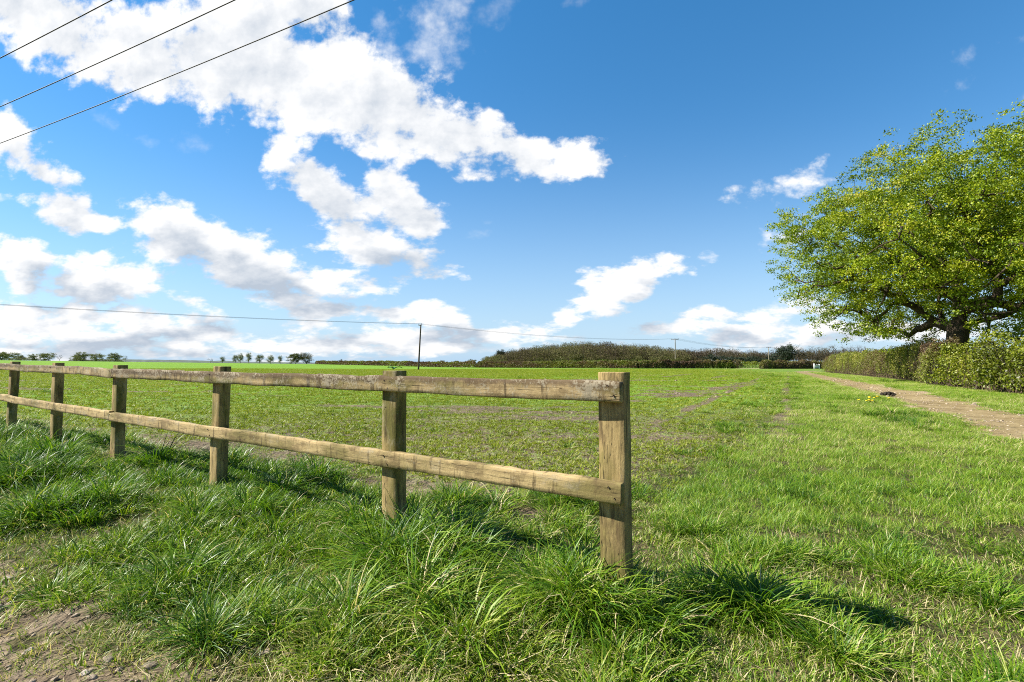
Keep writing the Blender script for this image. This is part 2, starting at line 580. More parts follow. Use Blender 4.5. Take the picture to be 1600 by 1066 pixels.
    c = w.ramp(w.math('ADD', w.math('MULTIPLY', fine, .5), w.math('MULTIPLY', mid, .5)),
               [(.32, (.10, .068, .030)), (.44, (.205, .150, .070)), (.56, (.31, .238, .122)), (.74, (.45, .36, .21))])
    b = w.n('ShaderNodeBsdfPrincipled')
    w.put(b.inputs['Base Color'], c)
    b.inputs['Roughness'].default_value = .95
    b.inputs['Specular IOR Level'].default_value = .1
    bump = w.n('ShaderNodeBump')
    bump.inputs['Strength'].default_value = .8
    bump.inputs['Distance'].default_value = .03
    w.put(bump.inputs['Height'], fine)
    w.put(b.inputs['Normal'], bump.outputs[0])
    o = w.n('ShaderNodeOutputMaterial')
    w.put(o.inputs[0], b.outputs[0])
    link('track', mesh_np('track', V.reshape(-1, 3), f, m2, True), kind='structure')


build_ground()


# ================================================================ helpers for things
def empty(name, loc, label=None, cat=None, group=None, rz=0):
    o = bpy.data.objects.new(name, None)
    COL.objects.link(o)
    o.location = loc
    o.rotation_euler = (0, 0, rz)
    o.empty_display_size = .2
    tag(o, label, cat, group)
    return o


def tag(o, label=None, cat=None, group=None, kind=None):
    for k, v in (('label', label), ('category', cat), ('group', group), ('kind', kind)):
        if v:
            o[k] = v
    return o


class MB:
    """collects geometry for ONE mesh"""
    def __init__(self):
        self.v, self.f, self.nv = [], [], 0
        self.a = []

    def add(self, v, f, a=0.0):
        v = np.asarray(v, float)
        self.v.append(v)
        self.a.append(np.full(len(v), a) if np.isscalar(a) else np.asarray(a))
        for ff in (f if isinstance(f, list) else [f]):
            self.f.append(np.asarray(ff) + self.nv)
        self.nv += len(v)

    def tube(self, pts, rad, sides=6, a=0.0, cap=True):
        pts = np.asarray(pts, float)
        rad = np.broadcast_to(np.asarray(rad, float), (len(pts),))
        T = np.gradient(pts, axis=0)
        T /= np.maximum(np.linalg.norm(T, axis=1), 1e-9)[:, None]
        ref = np.array([0, 0, 1.0]) if abs(T[0][2]) < .9 else np.array([1.0, 0, 0])
        A = np.cross(T, ref)
        A /= np.maximum(np.linalg.norm(A, axis=1), 1e-9)[:, None]
        B = np.cross(T, A)
        th = np.linspace(0, 2 * np.pi, sides, endpoint=False)
        ring = pts[:, None] + rad[:, None, None] * (np.cos(th)[None, :, None] * A[:, None] + np.sin(th)[None, :, None] * B[:, None])
        n = len(pts)
        ix = np.arange(n * sides).reshape(n, sides)
        nx = np.roll(ix, -1, 1)
        f = np.stack([ix[:-1], nx[:-1], nx[1:], ix[1:]], -1).reshape(-1, 4)
        fs = [f]
        if cap:
            fs += [ix[0][::-1][None], ix[-1][None]]
        self.add(ring.reshape(-1, 3), fs, a)

    def mesh(self, name, mat, smooth=False, attr=None):
        by = {}
        for f in self.f:
            by.setdefault(f.shape[1], []).append(f)
        me = mesh_np(name, np.concatenate(self.v), [np.concatenate(x) for x in by.values()], mat, smooth)
        if attr:
            fattr(me, attr, np.concatenate(self.a))
        return me


def solid_bar(L, wx, wz, seed, rough=.0016, bevel=.004, nl=60, chips=.0):
    """a sawn timber lying along x (0..L), section wx (y) by wz (z), slightly uneven, with rounded arrises"""
    r = np.random.default_rng(seed)
    sec = []
    b = bevel
    hx, hz = wx / 2, wz / 2
    nseg = 4
    for (x0, z0), (x1, z1) in (((-hx + b, -hz), (hx - b, -hz)), ((hx, -hz + b), (hx, hz - b)), ((hx - b, hz), (-hx + b, hz)), ((-hx, hz - b), (-hx, -hz + b))):
        for k in range(nseg + 1):
            sec.append((x0 + (x1 - x0) * k / nseg, z0 + (z1 - z0) * k / nseg))
    sec = np.array(sec)
    ns = len(sec)
    xs = np.concatenate([[0, b * .4], np.linspace(b, L - b, nl), [L - b * .4, L]])
    V = np.zeros((len(xs), ns, 3))
    for i, x in enumerate(xs):
        sh = 1.0
        if i in (0, len(xs) - 1):
            sh = 1 - b / max(hx, hz) * .8
        V[i, :, 0] = x
        V[i, :, 1:] = sec * sh
    k = np.arange(ns)
    X = V[:, :, 0]
    V[:, :, 1] += (fbm(X * 4 + seed, k[None] * .35 + 0 * X, 3, seed) - .5) * rough * 5
    V[:, :, 2] += (fbm(X * 5 + seed, k[None] * .35 + 7 + 0 * X, 3, seed + 3) - .5) * rough * 6
    V[:, :, 2] += ((fbm(X * 1.1 + seed, X * 0 + 1, 2, seed + 5) - .5) * .018 * min(1, L / 2))
    if chips:
        c = smooth01(fbm(X * 9 + seed, X * 0 + 5, 3, seed + 8), .56, .75) * chips
        V[:, :, 2] -= c * (sec[:, 1] > hz * .9)[None]
    ix = np.arange(len(xs) * ns).reshape(len(xs), ns)
    nx = np.roll(ix, -1, 1)
    f = np.stack([ix[:-1], nx[:-1], nx[1:], ix[1:]], -1).reshape(-1, 4)
    return V.reshape(-1, 3), [f, ix[0][None, ::-1], ix[-1][None]]


def wood_mat(name, tone, lichen, algae, seed, along='x', dark_top=0.0):
    m, w = new_mat(name)
    tc = w.n('ShaderNodeTexCoord')
    oi = w.n('ShaderNodeObjectInfo')
    P = w.vmath('ADD', tc.outputs['Object'], w.vmath('MULTIPLY', oi.outputs['Location'], (3.1, 2.3, 1.7)))
    P = w.vmath('ADD', P, (seed, seed * .7, seed * .3))
    st = (1, 12, 12) if along == 'x' else (12, 12, 1)
    G = w.mapping(P, sc=st)
    grain = w.noise(G, 9.0, 6, .65, dist=.4)
    broad = w.noise(w.mapping(P, sc=tuple(.25 if s == 1 else .6 for s in st)), 9.0, 5, .6)
    spots = w.noise(w.mapping(P, sc=(1, 1, .45) if along == 'z' else (.8, 1, .7)), 110.0, 5, .72)
    patch = w.noise(P, 8.0, 6, .66)
    streak = w.noise(w.mapping(P, sc=(7, 2, 1.2) if along == 'x' else (6, 6, .8)), 4.0, 5, .6)
    t = tone
    c = w.ramp(grain, [(.25, (t[0] * .50, t[1] * .48, t[2] * .46)), (.45, (t[0] * .88, t[1] * .86, t[2] * .84)), (.6, t), (.8, (t[0] * 1.3, t[1] * 1.3, t[2] * 1.32))])
    c = w.mix(w.math('MULTIPLY', w.smooth(broad, .40, .62), algae * .9), c, (.125, .118, .026))
    c = w.mix(w.math('MULTIPLY', w.smooth(streak, .53, .66), .8), c, (.075, .052, .026))
    blot = w.noise(w.mapping(P, sc=(.8, 1, 1.6) if along == 'x' else (1.6, 1, .6)), 6.5, 7, .72)
    c = w.mix(w.math('MULTIPLY', w.smooth(blot, .51, .62), .52), c, (.135, .088, .042))
    c = w.mix(w.math('MULTIPLY', w.smooth(blot, .36, .46, 1, 0), .35), c, (.46, .40, .29))
    if dark_top:
        sep = w.n('ShaderNodeSeparateXYZ')
        w.put(sep.inputs[0], tc.outputs['Object'])
        g = w.smooth(w.math('ADD', sep.outputs[2], w.math('MULTIPLY', w.math('SUBTRACT', patch, .5), .11)), -.012, .022)
        c = w.mix(w.math('MULTIPLY', g, dark_top), c, (.10, .066, .038))
    li = w.smooth(w.math('ADD', w.math('MULTIPLY', spots, .5), w.math('MULTIPLY', patch, .5)), .60 - .06 * lichen, .66 - .055 * lichen)
    c = w.mix(w.math('MULTIPLY', li, min(.62, .45 + .2 * lichen)), c, (.44, .385, .27))
    # drying cracks along the grain
    crk = w.noise(w.mapping(P, sc=(.35, 9, 9) if along == 'x' else (9, 9, .5)), 3.0, 3, .5, dist=.2)
    cr = w.smooth(w.math('ABSOLUTE', w.math('SUBTRACT', crk, .56)), .0, .008, 1.0, 0.0)
    c = w.mix(w.math('MULTIPLY', cr, .75), c, (.03, .022, .012))
    b = w.n('ShaderNodeBsdfPrincipled')
    w.put(b.inputs['Base Color'], c)
    b.inputs['Roughness'].default_value = .88
    b.inputs['Specular IOR Level'].default_value = .2
    bump = w.n('ShaderNodeBump')
    bump.inputs['Strength'].default_value = .55
    bump.inputs['Distance'].default_value = .004
    hgt = w.math('ADD', w.math('MULTIPLY', grain, .6), w.math('ADD', w.math('MULTIPLY', spots, .8), w.math('MULTIPLY', cr, -1.2)))
    w.put(bump.inputs['Height'], hgt)
    w.put(b.inputs['Normal'], bump.outputs[0])
    o = w.n('ShaderNodeOutputMaterial')
    w.put(o.inputs[0], b.outputs[0])
    return m


def plain_mat(name, col, rough=.8, metal=0.0, var=.25, scale=20.0, bump=.3, spec=.3):
    m, w = new_mat(name)
    tc = w.n('ShaderNodeTexCoord')
    n = w.noise(tc.outputs['Object'], scale, 5, .6)
    c = w.mix(w.smooth(n, .35, .65, 0, 1), tuple(x * (1 - var) for x in col), tuple(min(1, x * (1 + var)) for x in col))
    b = w.n('ShaderNodeBsdfPrincipled')
    w.put(b.inputs['Base Color'], c)
    b.inputs['Roughness'].default_value = rough
    b.inputs['Metallic'].default_value = metal
    b.inputs['Specular IOR Level'].default_value = spec
    bp = w.n('ShaderNodeBump')
    bp.inputs['Strength'].default_value = bump
    bp.inputs['Distance'].default_value = .01
    w.put(bp.inputs['Height'], n)
    w.put(b.inputs['Normal'], bp.outputs[0])
    o = w.n('ShaderNodeOutputMaterial')
    w.put(o.inputs[0], b.outputs[0])
    return m


# ================================================================ the post-and-rail fence
def build_fence():
    m_post = wood_mat('post_timber', (.44, .325, .14), .1, 1.0, 2.0, 'z')
    m_top = wood_mat('lichened_rail_timber', (.45, .335, .165), 1.5, 1.0, 5.0, 'x', .85)
    m_low = wood_mat('lower_rail_timber', (.56, .42, .20), .5, .75, 9.0, 'x', .15)
    m_nail = plain_mat('rusty_nail', (.05, .035, .025), .6, .6)
    root = empty('post_and_rail_fence', (FP0[0], FP0[1], 0), 'weathered wooden post and rail fence with two lichen-spotted rails, along the edge of field', 'fence')
    ang = math.atan2(FD[1], FD[0])
    T = [0.0, 1.30, 3.18, 5.03, 6.72, 8.50, 10.3, 12.1]
    TOP = [.968, .966, .987, .996, 1.021, 1.043, 1.05, 1.06]
    RT = [.935, .934, .947, .963, .988, 1.010, 1.02, 1.03]
    PW, PD, RH, RD = .115, .080, .087, .038
    tilt = [(.004, 0), (-.006, .004), (.004, -.006), (0, .006), (-.008, .004), (.012, 0), (0, 0), (.004, 0)]
    for i, t in enumerate(T):
        v, f = solid_bar(TOP[i] + .35, PD, PW, 100 + i, rough=.0012, bevel=.004, nl=40)
        v = np.stack([v[:, 2], v[:, 1], v[:, 0]], -1)            # stand it up: width along the fence (x), depth y
        mb = MB()
        mb.add(v, [np.ascontiguousarray(ff[:, ::-1]) for ff in f])
        p = FP0 + FD * t + FN * (PD / 2) + (FD * PW * .08 if i == 0 else 0)
        o = link('post', mb.mesh('post', m_post), root)
        o.location = (p[0] - FP0[0], p[1] - FP0[1], -.35)
        o.rotation_euler = (tilt[i][0], tilt[i][1], ang)
    # rails: long boards that meet on the fourth post, nailed on the near face
    for lev in (0, 1):
        drop = .0 if lev == 0 else .415
        for a, b, seed in ((0, 3, 11), (3, 7, 12)):
            # follow the posts' heights with a bent board
            t0 = T[a] - .042 if a == 0 else T[a] + (.0 if lev else .0) + .002
            t1 = T[b] - .002 if b == 3 else T[b] + .03
            L = t1 - t0
            v, f = solid_bar(L, RD, RH, seed * 7 + lev, rough=.0018, bevel=.005, nl=150, chips=.006 if lev == 0 else .004)
            zc = np.interp(t0 + v[:, 0], T, RT) - drop - RH / 2
            sag = .004 * np.sin(v[:, 0] * 2.1 + seed + lev)
            if lev == 1:
                sag = sag + np.interp(t0 + v[:, 0], [0, .7, 1.3, 2.2, 3.1, 4.9], [.0, .004, .006, .010, 0, 0])
            z0 = zc.mean()
            v[:, 2] += zc - z0 + sag
            mb = MB()
            mb.add(v, f)
            p = FP0 + FD * t0 - FN * (RD / 2 + .001)
            me = mb.mesh('rail', m_top if lev == 0 else m_low)
            o = link('rail', me, root)
            o.location = (p[0] - FP0[0], p[1] - FP0[1], z0)
            o.rotation_euler = (0, 0, ang)
            for i in range(a, b + 1):
                for dz_, dt in ((.022, .012), (-.020, -.014)):
                    tt = T[i] + dt
                    if i == 3:
                        tt += -.026 if b == 3 else .026
                    if t0 + .01 < tt < t1 - .01:
                        xx = tt - t0
                        zz = np.interp(tt, T, RT) - drop - RH / 2 - z0 + dz_
                        th = np.linspace(0, 2 * np.pi, 9)[:-1]
                        ring = np.stack([xx + .0038 * np.cos(th), np.full(8, -(-1) * (RD / 2 + .0035)), zz + .0038 * np.sin(th)], -1)
                        ring2 = ring.copy()
                        ring2[:, 1] -= .006
                        ix = np.arange(8)
                        nb = MB()
                        nb.add(np.concatenate([ring, ring2]), [ix[None], np.stack([ix, np.roll(ix, -1), np.roll(ix, -1) + 8, ix + 8], -1)])
                        link('nail', nb.mesh('nail', m_nail), o)
    # a green leaf caught on top of the second post
    ml = plain_mat('fresh_leaf', (.03, .16, .05), .5)
    p = FP0 + FD * (T[1] + .02) + FN * .035
    mb = MB()
    for k, (a, l) in enumerate(((.3, .05), (2.6, .045), (1.4, .03), (4.2, .03))):
        n = 6
        s_ = np.linspace(0, 1, n)
        wd = .011 * np.sin(np.pi * np.clip(s_ * .92 + .04, 0, 1))
        c_ = np.stack([np.cos(a) * l * s_, np.sin(a) * l * s_, .005 + .014 * np.sin(s_ * 2.6)], -1)
        side = np.array([-np.sin(a), np.cos(a), 0])
        lft, rgt = c_ + side * wd[:, None] + [0, 0, .004], c_ - side * wd[:, None] + [0, 0, .004]
        ix = np.arange(n - 1)
        mb.add(np.concatenate([lft, c_, rgt]), [np.stack([ix, ix + 1, ix + 1 + n, ix + n], -1), np.stack([ix + n, ix + n + 1, ix + 1 + 2 * n, ix + 2 * n], -1)])
    o = link('leaf_sprig', mb.mesh('leaf_sprig', ml, True))
    o.location = (p[0], p[1], TOP[1] + .001)
    tag(o, 'small green leaf sprig lying on top of a fence post', 'leaf')


build_fence()


# ================================================================ electricity poles and their wires
def build_poles():
    m_wood = plain_mat('creosoted_pole', (.075, .055, .04), .9, var=.3, scale=6)
    m_pale = plain_mat('weathered_pole', (.27, .23, .18), .9, var=.2, scale=6)
    m_iron = plain_mat('galvanised_iron', (.10, .10, .10), .6, .5)
    m_ins = plain_mat('brown_insulator', (.09, .05, .04), .3)
    m_wire = plain_mat('overhead_wire', (.035, .032, .032), .6)
    spec = [((-18.3, 94.0), 8.85, .17, (.045, 0.0), 2, 1.1, m_wood, 'dark leaning wooden electricity pole standing in the green field'),
            ((50.7, 149.0), 8.9, .17, (0, 0), 3, 2.6, m_pale, 'pale upright electricity pole with wide crossarm behind the far hedge'),
            ((115, 215.0), 8.8, .19, (0, 0), 3, 2.0, m_pale, 'pale slim electricity pole farthest off, before the dark wood')]
    heads = []
    d = Vector((.78, .62, 0)).normalized()
    q = Vector((.62, -.78, 0)).normalized()
    for (x, y), H, r, tl, nw, arm, mt, lab in spec:
        z = float(height(x, y))
        root = empty('electricity_pole', (x, y, z), lab, 'pole', 'electricity poles across the fields')
        lean = Vector((tl[0], tl[1], 1))
        mb = MB()
        pts = [lean * k for k in np.linspace(-.6, H, 9)]
        mb.tube(pts, np.linspace(r, r * .72, 9), 10)
        link('pole', mb.mesh('pole', mt, True), root)
        top = lean * (H - .12)
        mb = MB()
        a, b = top - q * arm / 2, top + q * arm / 2
        dd = d * .06
        for k, off in enumerate(np.linspace(-.07, .07, 2)):
            pass
        V = [a - dd + Vector((0, 0, -.07)), a + dd + Vector((0, 0, -.07)), a + dd + Vector((0, 0, .07)), a - dd + Vector((0, 0, .07)),
             b - dd + Vector((0, 0, -.07)), b + dd + Vector((0, 0, -.07)), b + dd + Vector((0, 0, .07)), b - dd + Vector((0, 0, .07))]
        mb.add(np.array([tuple(v) for v in V]) - np.array(d) * .16, np.array([(0, 1, 2, 3), (7, 6, 5, 4), (0, 4, 5, 1), (1, 5, 6, 2), (2, 6, 7, 3), (3, 7, 4, 0)]))
        link('crossarm', mb.mesh('crossarm', m_iron), root)
        ends = []
        offs = [-.46, .46] if nw == 2 else [-.46, 0, .46]
        for k in offs:
            c = top + q * arm * k + Vector((0, 0, .07)) - d * .16
            mb = MB()
            mb.tube([c + Vector((0, 0, h)) for h in (0, .08, .10, .16, .18, .26)], [.02, .02, .07, .085, .05, .04], 8)
            link('insulator', mb.mesh('insulator', m_ins, True), root)
            ends.append(Vector((x, y, z)) + c + Vector((0, 0, .2)))
        heads.append(ends)
    gone = [Vector((-18.3 - 78, 94 - 62, 0)) + q * .5 * k + Vector((0, 0, 9.6)) for k in (-1, 1)]
    spans = []
    for k in (0, 1):
        spans.append((gone[k], heads[0][k], 1.0, 'line sloping down from the sky edge to leaning dark pole'))
    spans += [(heads[0][0], heads[1][0], 1.2, ''), (heads[0][1], heads[1][2], 1.2, '')]
    for k in (0, 1, 2):
        spans.append((heads[1][k], heads[2][k], 1.2, ''))
    far = [Vector((190, 282, 9.5)) + q * k for k in (-.9, 0, .9)]
    for k in (0, 1, 2):
        spans.append((heads[2][k], far[k], 1.2, ''))
    labs = ['thin dark wire running to the leaning pole from beyond the frame'] * 2 + ['thin wire strung from leaning pole to the wide-armed pole'] * 2 + \
        ['thin wire strung between the two pale electricity poles'] * 3 + ['thin wire leaving the farthest pale pole towards the big tree'] * 3
    grp = ['wires to the leaning pole'] * 2 + ['wires from leaning to wide-armed pole'] * 2 + ['wires between the pale poles'] * 3 + ['wires beyond the farthest pole'] * 3
    for (a, b, sag, _), lab, g in zip(spans, labs, grp):
        s_ = np.linspace(0, 1, 25)
        pts = np.array([a.lerp(b, t) for t in s_])
        pts[:, 2] -= 4 * sag * s_ * (1 - s_)
        mb = MB()
        mb.tube(pts, .017, 5)
        o = link('overhead_wire', mb.mesh('overhead_wire', m_wire, True))
        tag(o, lab, 'wire', g)
    # the line close overhead at the left
    ends = [((0, 91), (175, 0), 'highest'), ((0, 167), (367, 0), 'middle'), ((0, 224), (553, 0), 'lowest')]
    labs2 = ['uppermost of the three dark wires crossing the cloud overhead', 'middle wire of three dark wires crossing the cloud overhead', 'lowest of the three dark wires crossing the cloud overhead']
    for (p0, p1, _), lab in zip(ends, labs2):
        hgt = 7.6
        a, b = ray(*p0), ray(*p1)
        A = Vector(a) * (hgt / a.z * 1.02)
        B = Vector(b) * (hgt / b.z)
        e = (A - B)
        s_ = np.concatenate([np.linspace(-1.5, 0, 8)[:-1], np.linspace(0, 1, 14), np.linspace(1, 3.0, 9)[1:]])
        pts = np.array([tuple(B + e * t) for t in s_])
        pts[:, 2] += EYE
        L = e.length
        mid = (s_ * (1 - s_)) * L * L * .00022 * 4
        pts[:, 2] -= mid
        mb = MB()
        mb.tube(pts, .0125, 6)
        o = link('overhead_wire', mb.mesh('overhead_wire', m_wire, True))
        tag(o, lab, 'wire', 'three wires close overhead')


build_poles()


# ================================================================ foliage
def leaf_mat(name, stops, transl=.38, gloss=.10, rough=.38, attr='tint', inst=False, spread=.0):
    m, w = new_mat(name)
    t = w.attr(attr)
    if inst:
        t = w.math('ADD', t, w.attr('shift', 'INSTANCER'))
    c = w.ramp(t, stops)
    d = w.n('ShaderNodeBsdfDiffuse')
    w.put(d.inputs[0], c)
    tr = w.n('ShaderNodeBsdfTranslucent')
    w.put(tr.inputs[0], w.mix(1.0, c, (1.0, 1.0, .55), 'MULTIPLY'))
    mx = w.n('ShaderNodeMixShader')
    mx.inputs[0].default_value = transl
    w.put(mx.inputs[1], d.outputs[0]); w.put(mx.inputs[2], tr.outputs[0])
    g = w.n('ShaderNodeBsdfGlossy')
    g.inputs['Roughness'].default_value = rough
    g.inputs[0].default_value = (1, 1, 1, 1)
    mx2 = w.n('ShaderNodeMixShader')
    fr = w.n('ShaderNodeFresnel')
    fr.inputs[0].default_value = 1.40
    w.put(mx2.inputs[0], w.math('MULTIPLY_ADD', fr.outputs[0], gloss * .5, gloss * .45, clamp=True))
    w.put(mx2.inputs[1], mx.outputs[0]); w.put(mx2.inputs[2], g.outputs[0])
    o = w.n('ShaderNodeOutputMaterial')
    w.put(o.inputs[0], mx2.outputs[0])
    return m


def bark_mat(name, col, scale=3.0):
    m, w = new_mat(name)
    tc = w.n('ShaderNodeTexCoord')
    n = w.noise(w.mapping(tc.outputs['Object'], sc=(3, 3, .6)), scale, 6, .65)
    c = w.ramp(n, [(.3, tuple(x * .45 for x in col)), (.5, col), (.7, tuple(x * 1.5 for x in col))])
    b = w.n('ShaderNodeBsdfPrincipled')
    w.put(b.inputs['Base Color'], c)
    b.inputs['Roughness'].default_value = .95
    b.inputs['Specular IOR Level'].default_value = .15
    bp = w.n('ShaderNodeBump')
    bp.inputs['Strength'].default_value = .8
    bp.inputs['Distance'].default_value = .04
    w.put(bp.inputs['Height'], n)
    w.put(b.inputs['Normal'], bp.outputs[0])
    o = w.n('ShaderNodeOutputMaterial')
    w.put(o.inputs[0], b.outputs[0])
    return m


def unit(v):
    return v / np.maximum(np.linalg.norm(v, axis=-1), 1e-9)[..., None]


def leaves_mesh(name, centers, size, r, mat, tint, up=.35, aspect=.62, normals=None):
    """many small folded leaves (two triangles each), as one mesh"""
    n = len(centers)
    nrm = unit(r.normal(size=(n, 3)) * (1, 1, .8) + (0, 0, up)) if normals is None else unit(normals + r.normal(size=(n, 3)) * .6)
    t = unit(np.cross(nrm, r.normal(size=(n, 3))))
    b = np.cross(nrm, t)
    size = np.broadcast_to(size, (n,))[:, None]
    v0 = centers - t * size * .5
    v1 = centers + b * size * aspect * .5 + nrm * size * .12
    v2 = centers + t * size * .5
    v3 = centers - b * size * aspect * .5 + nrm * size * .12
    V = np.stack([v0, v1, v2, v3], 1).reshape(-1, 3)
    i = np.arange(n) * 4
    F = np.concatenate([np.stack([i, i + 1, i + 2], -1), np.stack([i, i + 2, i + 3], -1)])
    me = mesh_np(name, V, F, mat)
    fattr(me, 'tint', np.repeat(tint, 4))
    return me


def grow(clusters, trunk_pts, r, step=.5, wander=.12, lift=.15):
    """a branching skeleton that reaches every cluster; returns node positions, parents, load"""
    P = [np.array(p, float) for p in trunk_pts]
    par = [-1] + list(range(len(P) - 1))
    fork = P[-1]
    order = np.argsort(np.linalg.norm(clusters - fork, axis=1))
    first = len(P) - 1
    arr = np.array(P)
    depth = list(np.linspace(0, np.linalg.norm(P[-1] - P[0]), len(P)))
    tips = []
    for ci in order:
        c = clusters[ci]
        A = np.array(P)
        d = np.linalg.norm(A - c, axis=1)
        score = d + .18 * np.array(depth)
        score[:first] += 50
        # keep branches reaching outward: the start should be nearer to the fork than the end is
        score = score + 1.2 * np.maximum(0, np.linalg.norm(A - fork, axis=1) - np.linalg.norm(c - fork))
        k = int(np.argmin(score))
        a = A[k]
        L = np.linalg.norm(c - a)
        n = max(1, int(L / step))
        prev = k
        for j in range(1, n + 1):
            f = j / n
            p = a + (c - a) * f
            p = p + np.array([0, 0, lift * L * math.sin(math.pi * f) * .5]) + r.normal(size=3) * wander * step * (1 if j < n else 0)
            P.append(p)
            par.append(prev)
            depth.append(depth[prev] + L / n)
            prev = len(P) - 1
        tips.append(prev)
    load = np.zeros(len(P))
    for t in tips:
        while t >= 0:
            load[t] += 1
            t = par[t]
    return np.array(P), np.array(par), load


def skeleton_mesh(name, P, par, rad, mat, sides=6, keep=None, trunk_n=0):
    mb = MB()
    for i in range(len(P)):
        if par[i] < 0 or (keep is not None and not keep[i]):
            continue
        a, b = P[par[i]], P[i]
        d = b - a
        L = np.linalg.norm(d)
        if L < 1e-5:
            continue
        ra = min(rad[par[i]], rad[i] * 1.5)
        sd_ = sides if rad[i] > .05 else 4
        mb.tube([a - d * .04, b + d * .06], [ra, rad[i]], sd_, cap=False)
    return mb.mesh(name, mat, True)


GREEN = [(.0, (.045, .085, .008)), (.3, (.095, .160, .008)), (.55, (.225, .315, .010)), (.8, (.40, .45, .016)), (1., (.44, .40, .05))]


def hero_tree():
    r = np.random.default_rng(5)
    bx, by = 25.2, 27.0
    bz = float(height(bx, by))
    C = np.array([2.9, .2, 7.8])
    S = np.array([12.3, 10.5, 6.5])
    # cluster centres: mostly in the outer shell of an uneven dome
    n = 960
    d = unit(r.normal(size=(6000, 3)))
    rad = r.random(6000) ** .42
    lump = .95 + .10 * np.array([mnoise.noise(Vector(x * 2.1) + Vector((3, 1, 9))) for x in d])
    p = d * np.minimum(rad * lump, .985)[:, None]
    pts = C + p * S
    flat = (p[:, 2] < -.42) & (np.hypot(p[:, 0] + .22, p[:, 1]) < .30)
    hol = np.array([mnoise.noise(Vector(x) * .30 + Vector((7, 2, 5))) for x in pts])
    ok = (pts[:, 2] > 2.2) & ~flat & (hol > -.37)
    pts = pts[ok]
    keep = []
    for q in pts:
        if all(np.sum((q - k) ** 2) > .90 ** 2 for k in keep[-400:]):
            keep.append(q)
        if len(keep) >= n:
            break
    cl = np.array(keep)
    root = empty('field_tree', (bx, by, bz), 'large spreading tree in fresh yellow-green spring leaf, rising over the hedge beside the track', 'tree')
    trunk = [(0, 0, -.3), (.0, 0, .6), (-.05, 0, 1.3), (-.08, .02, 2.0), (-.05, .05, 2.6), (.05, .05, 3.2)]
    # main limbs first
    P, par, load = grow(np.concatenate([cl]), trunk, r, .55, .22, .22)
    rd = .008 + .0215 * load ** .50
    out = np.linalg.norm((P - np.array([0, 0, 3.2])) / (S * (.9, 1, 1.5)), axis=1)     # limbs thin out towards the crown's rim
    rd = np.minimum(rd, np.clip(.30 * (1 - out) ** 1.3, .012, .30))
    rd[:6] = [.70, .54, .48, .47, .50, .50]
    m_b = bark_mat('grey_brown_bark', (.070, .052, .036))
    thick = rd > .16
    thick[:6] = True
    link('trunk', skeleton_mesh('trunk', P, par, rd, m_b, 12, thick), root)
    link('branch', skeleton_mesh('branch', P, par, rd, m_b, 5, ~thick), root)
    ms = leaf_mat('spring_leaves', GREEN, .36, .04, .45)
    per = 459
    K = len(cl)
    # leaves sit in small sprays round each cluster's twigs
    sp = 9
    spray = np.repeat(cl, sp, 0) + r.normal(size=(K * sp, 3)) * (.58, .58, .36)
    cen = np.repeat(spray, per // sp, 0)
    cen = cen + r.normal(size=cen.shape) * (.17, .17, .10)
    tint_c = np.clip(r.normal(.55, .13, K), .15, .92)
    tint = np.clip(np.repeat(np.repeat(tint_c, sp), per // sp) + r.normal(0, .13, len(cen)), .02, .99)
    link('crown', leaves_mesh('crown', cen, r.uniform(.055, .155, len(cen)), r, ms, tint, up=.5), root)


hero_tree()


# ---------------------------------------------------------------- hedges
def along(P, n, r):
    P = np.asarray(P, float)
    seg = np.hypot(*np.diff(P, axis=0).T)
    cum = np.concatenate([[0], np.cumsum(seg)])
    t = r.random(n) * cum[-1]
    x, y = np.interp(t, cum, P[:, 0]), np.interp(t, cum, P[:, 1])
    k = np.clip(np.searchsorted(cum, t) - 1, 0, len(seg) - 1)
    e = np.diff(P, axis=0)[k] / seg[k][:, None]
    return np.stack([x, y], -1), np.stack([-e[:, 1], e[:, 0]], -1), t, cum[-1]


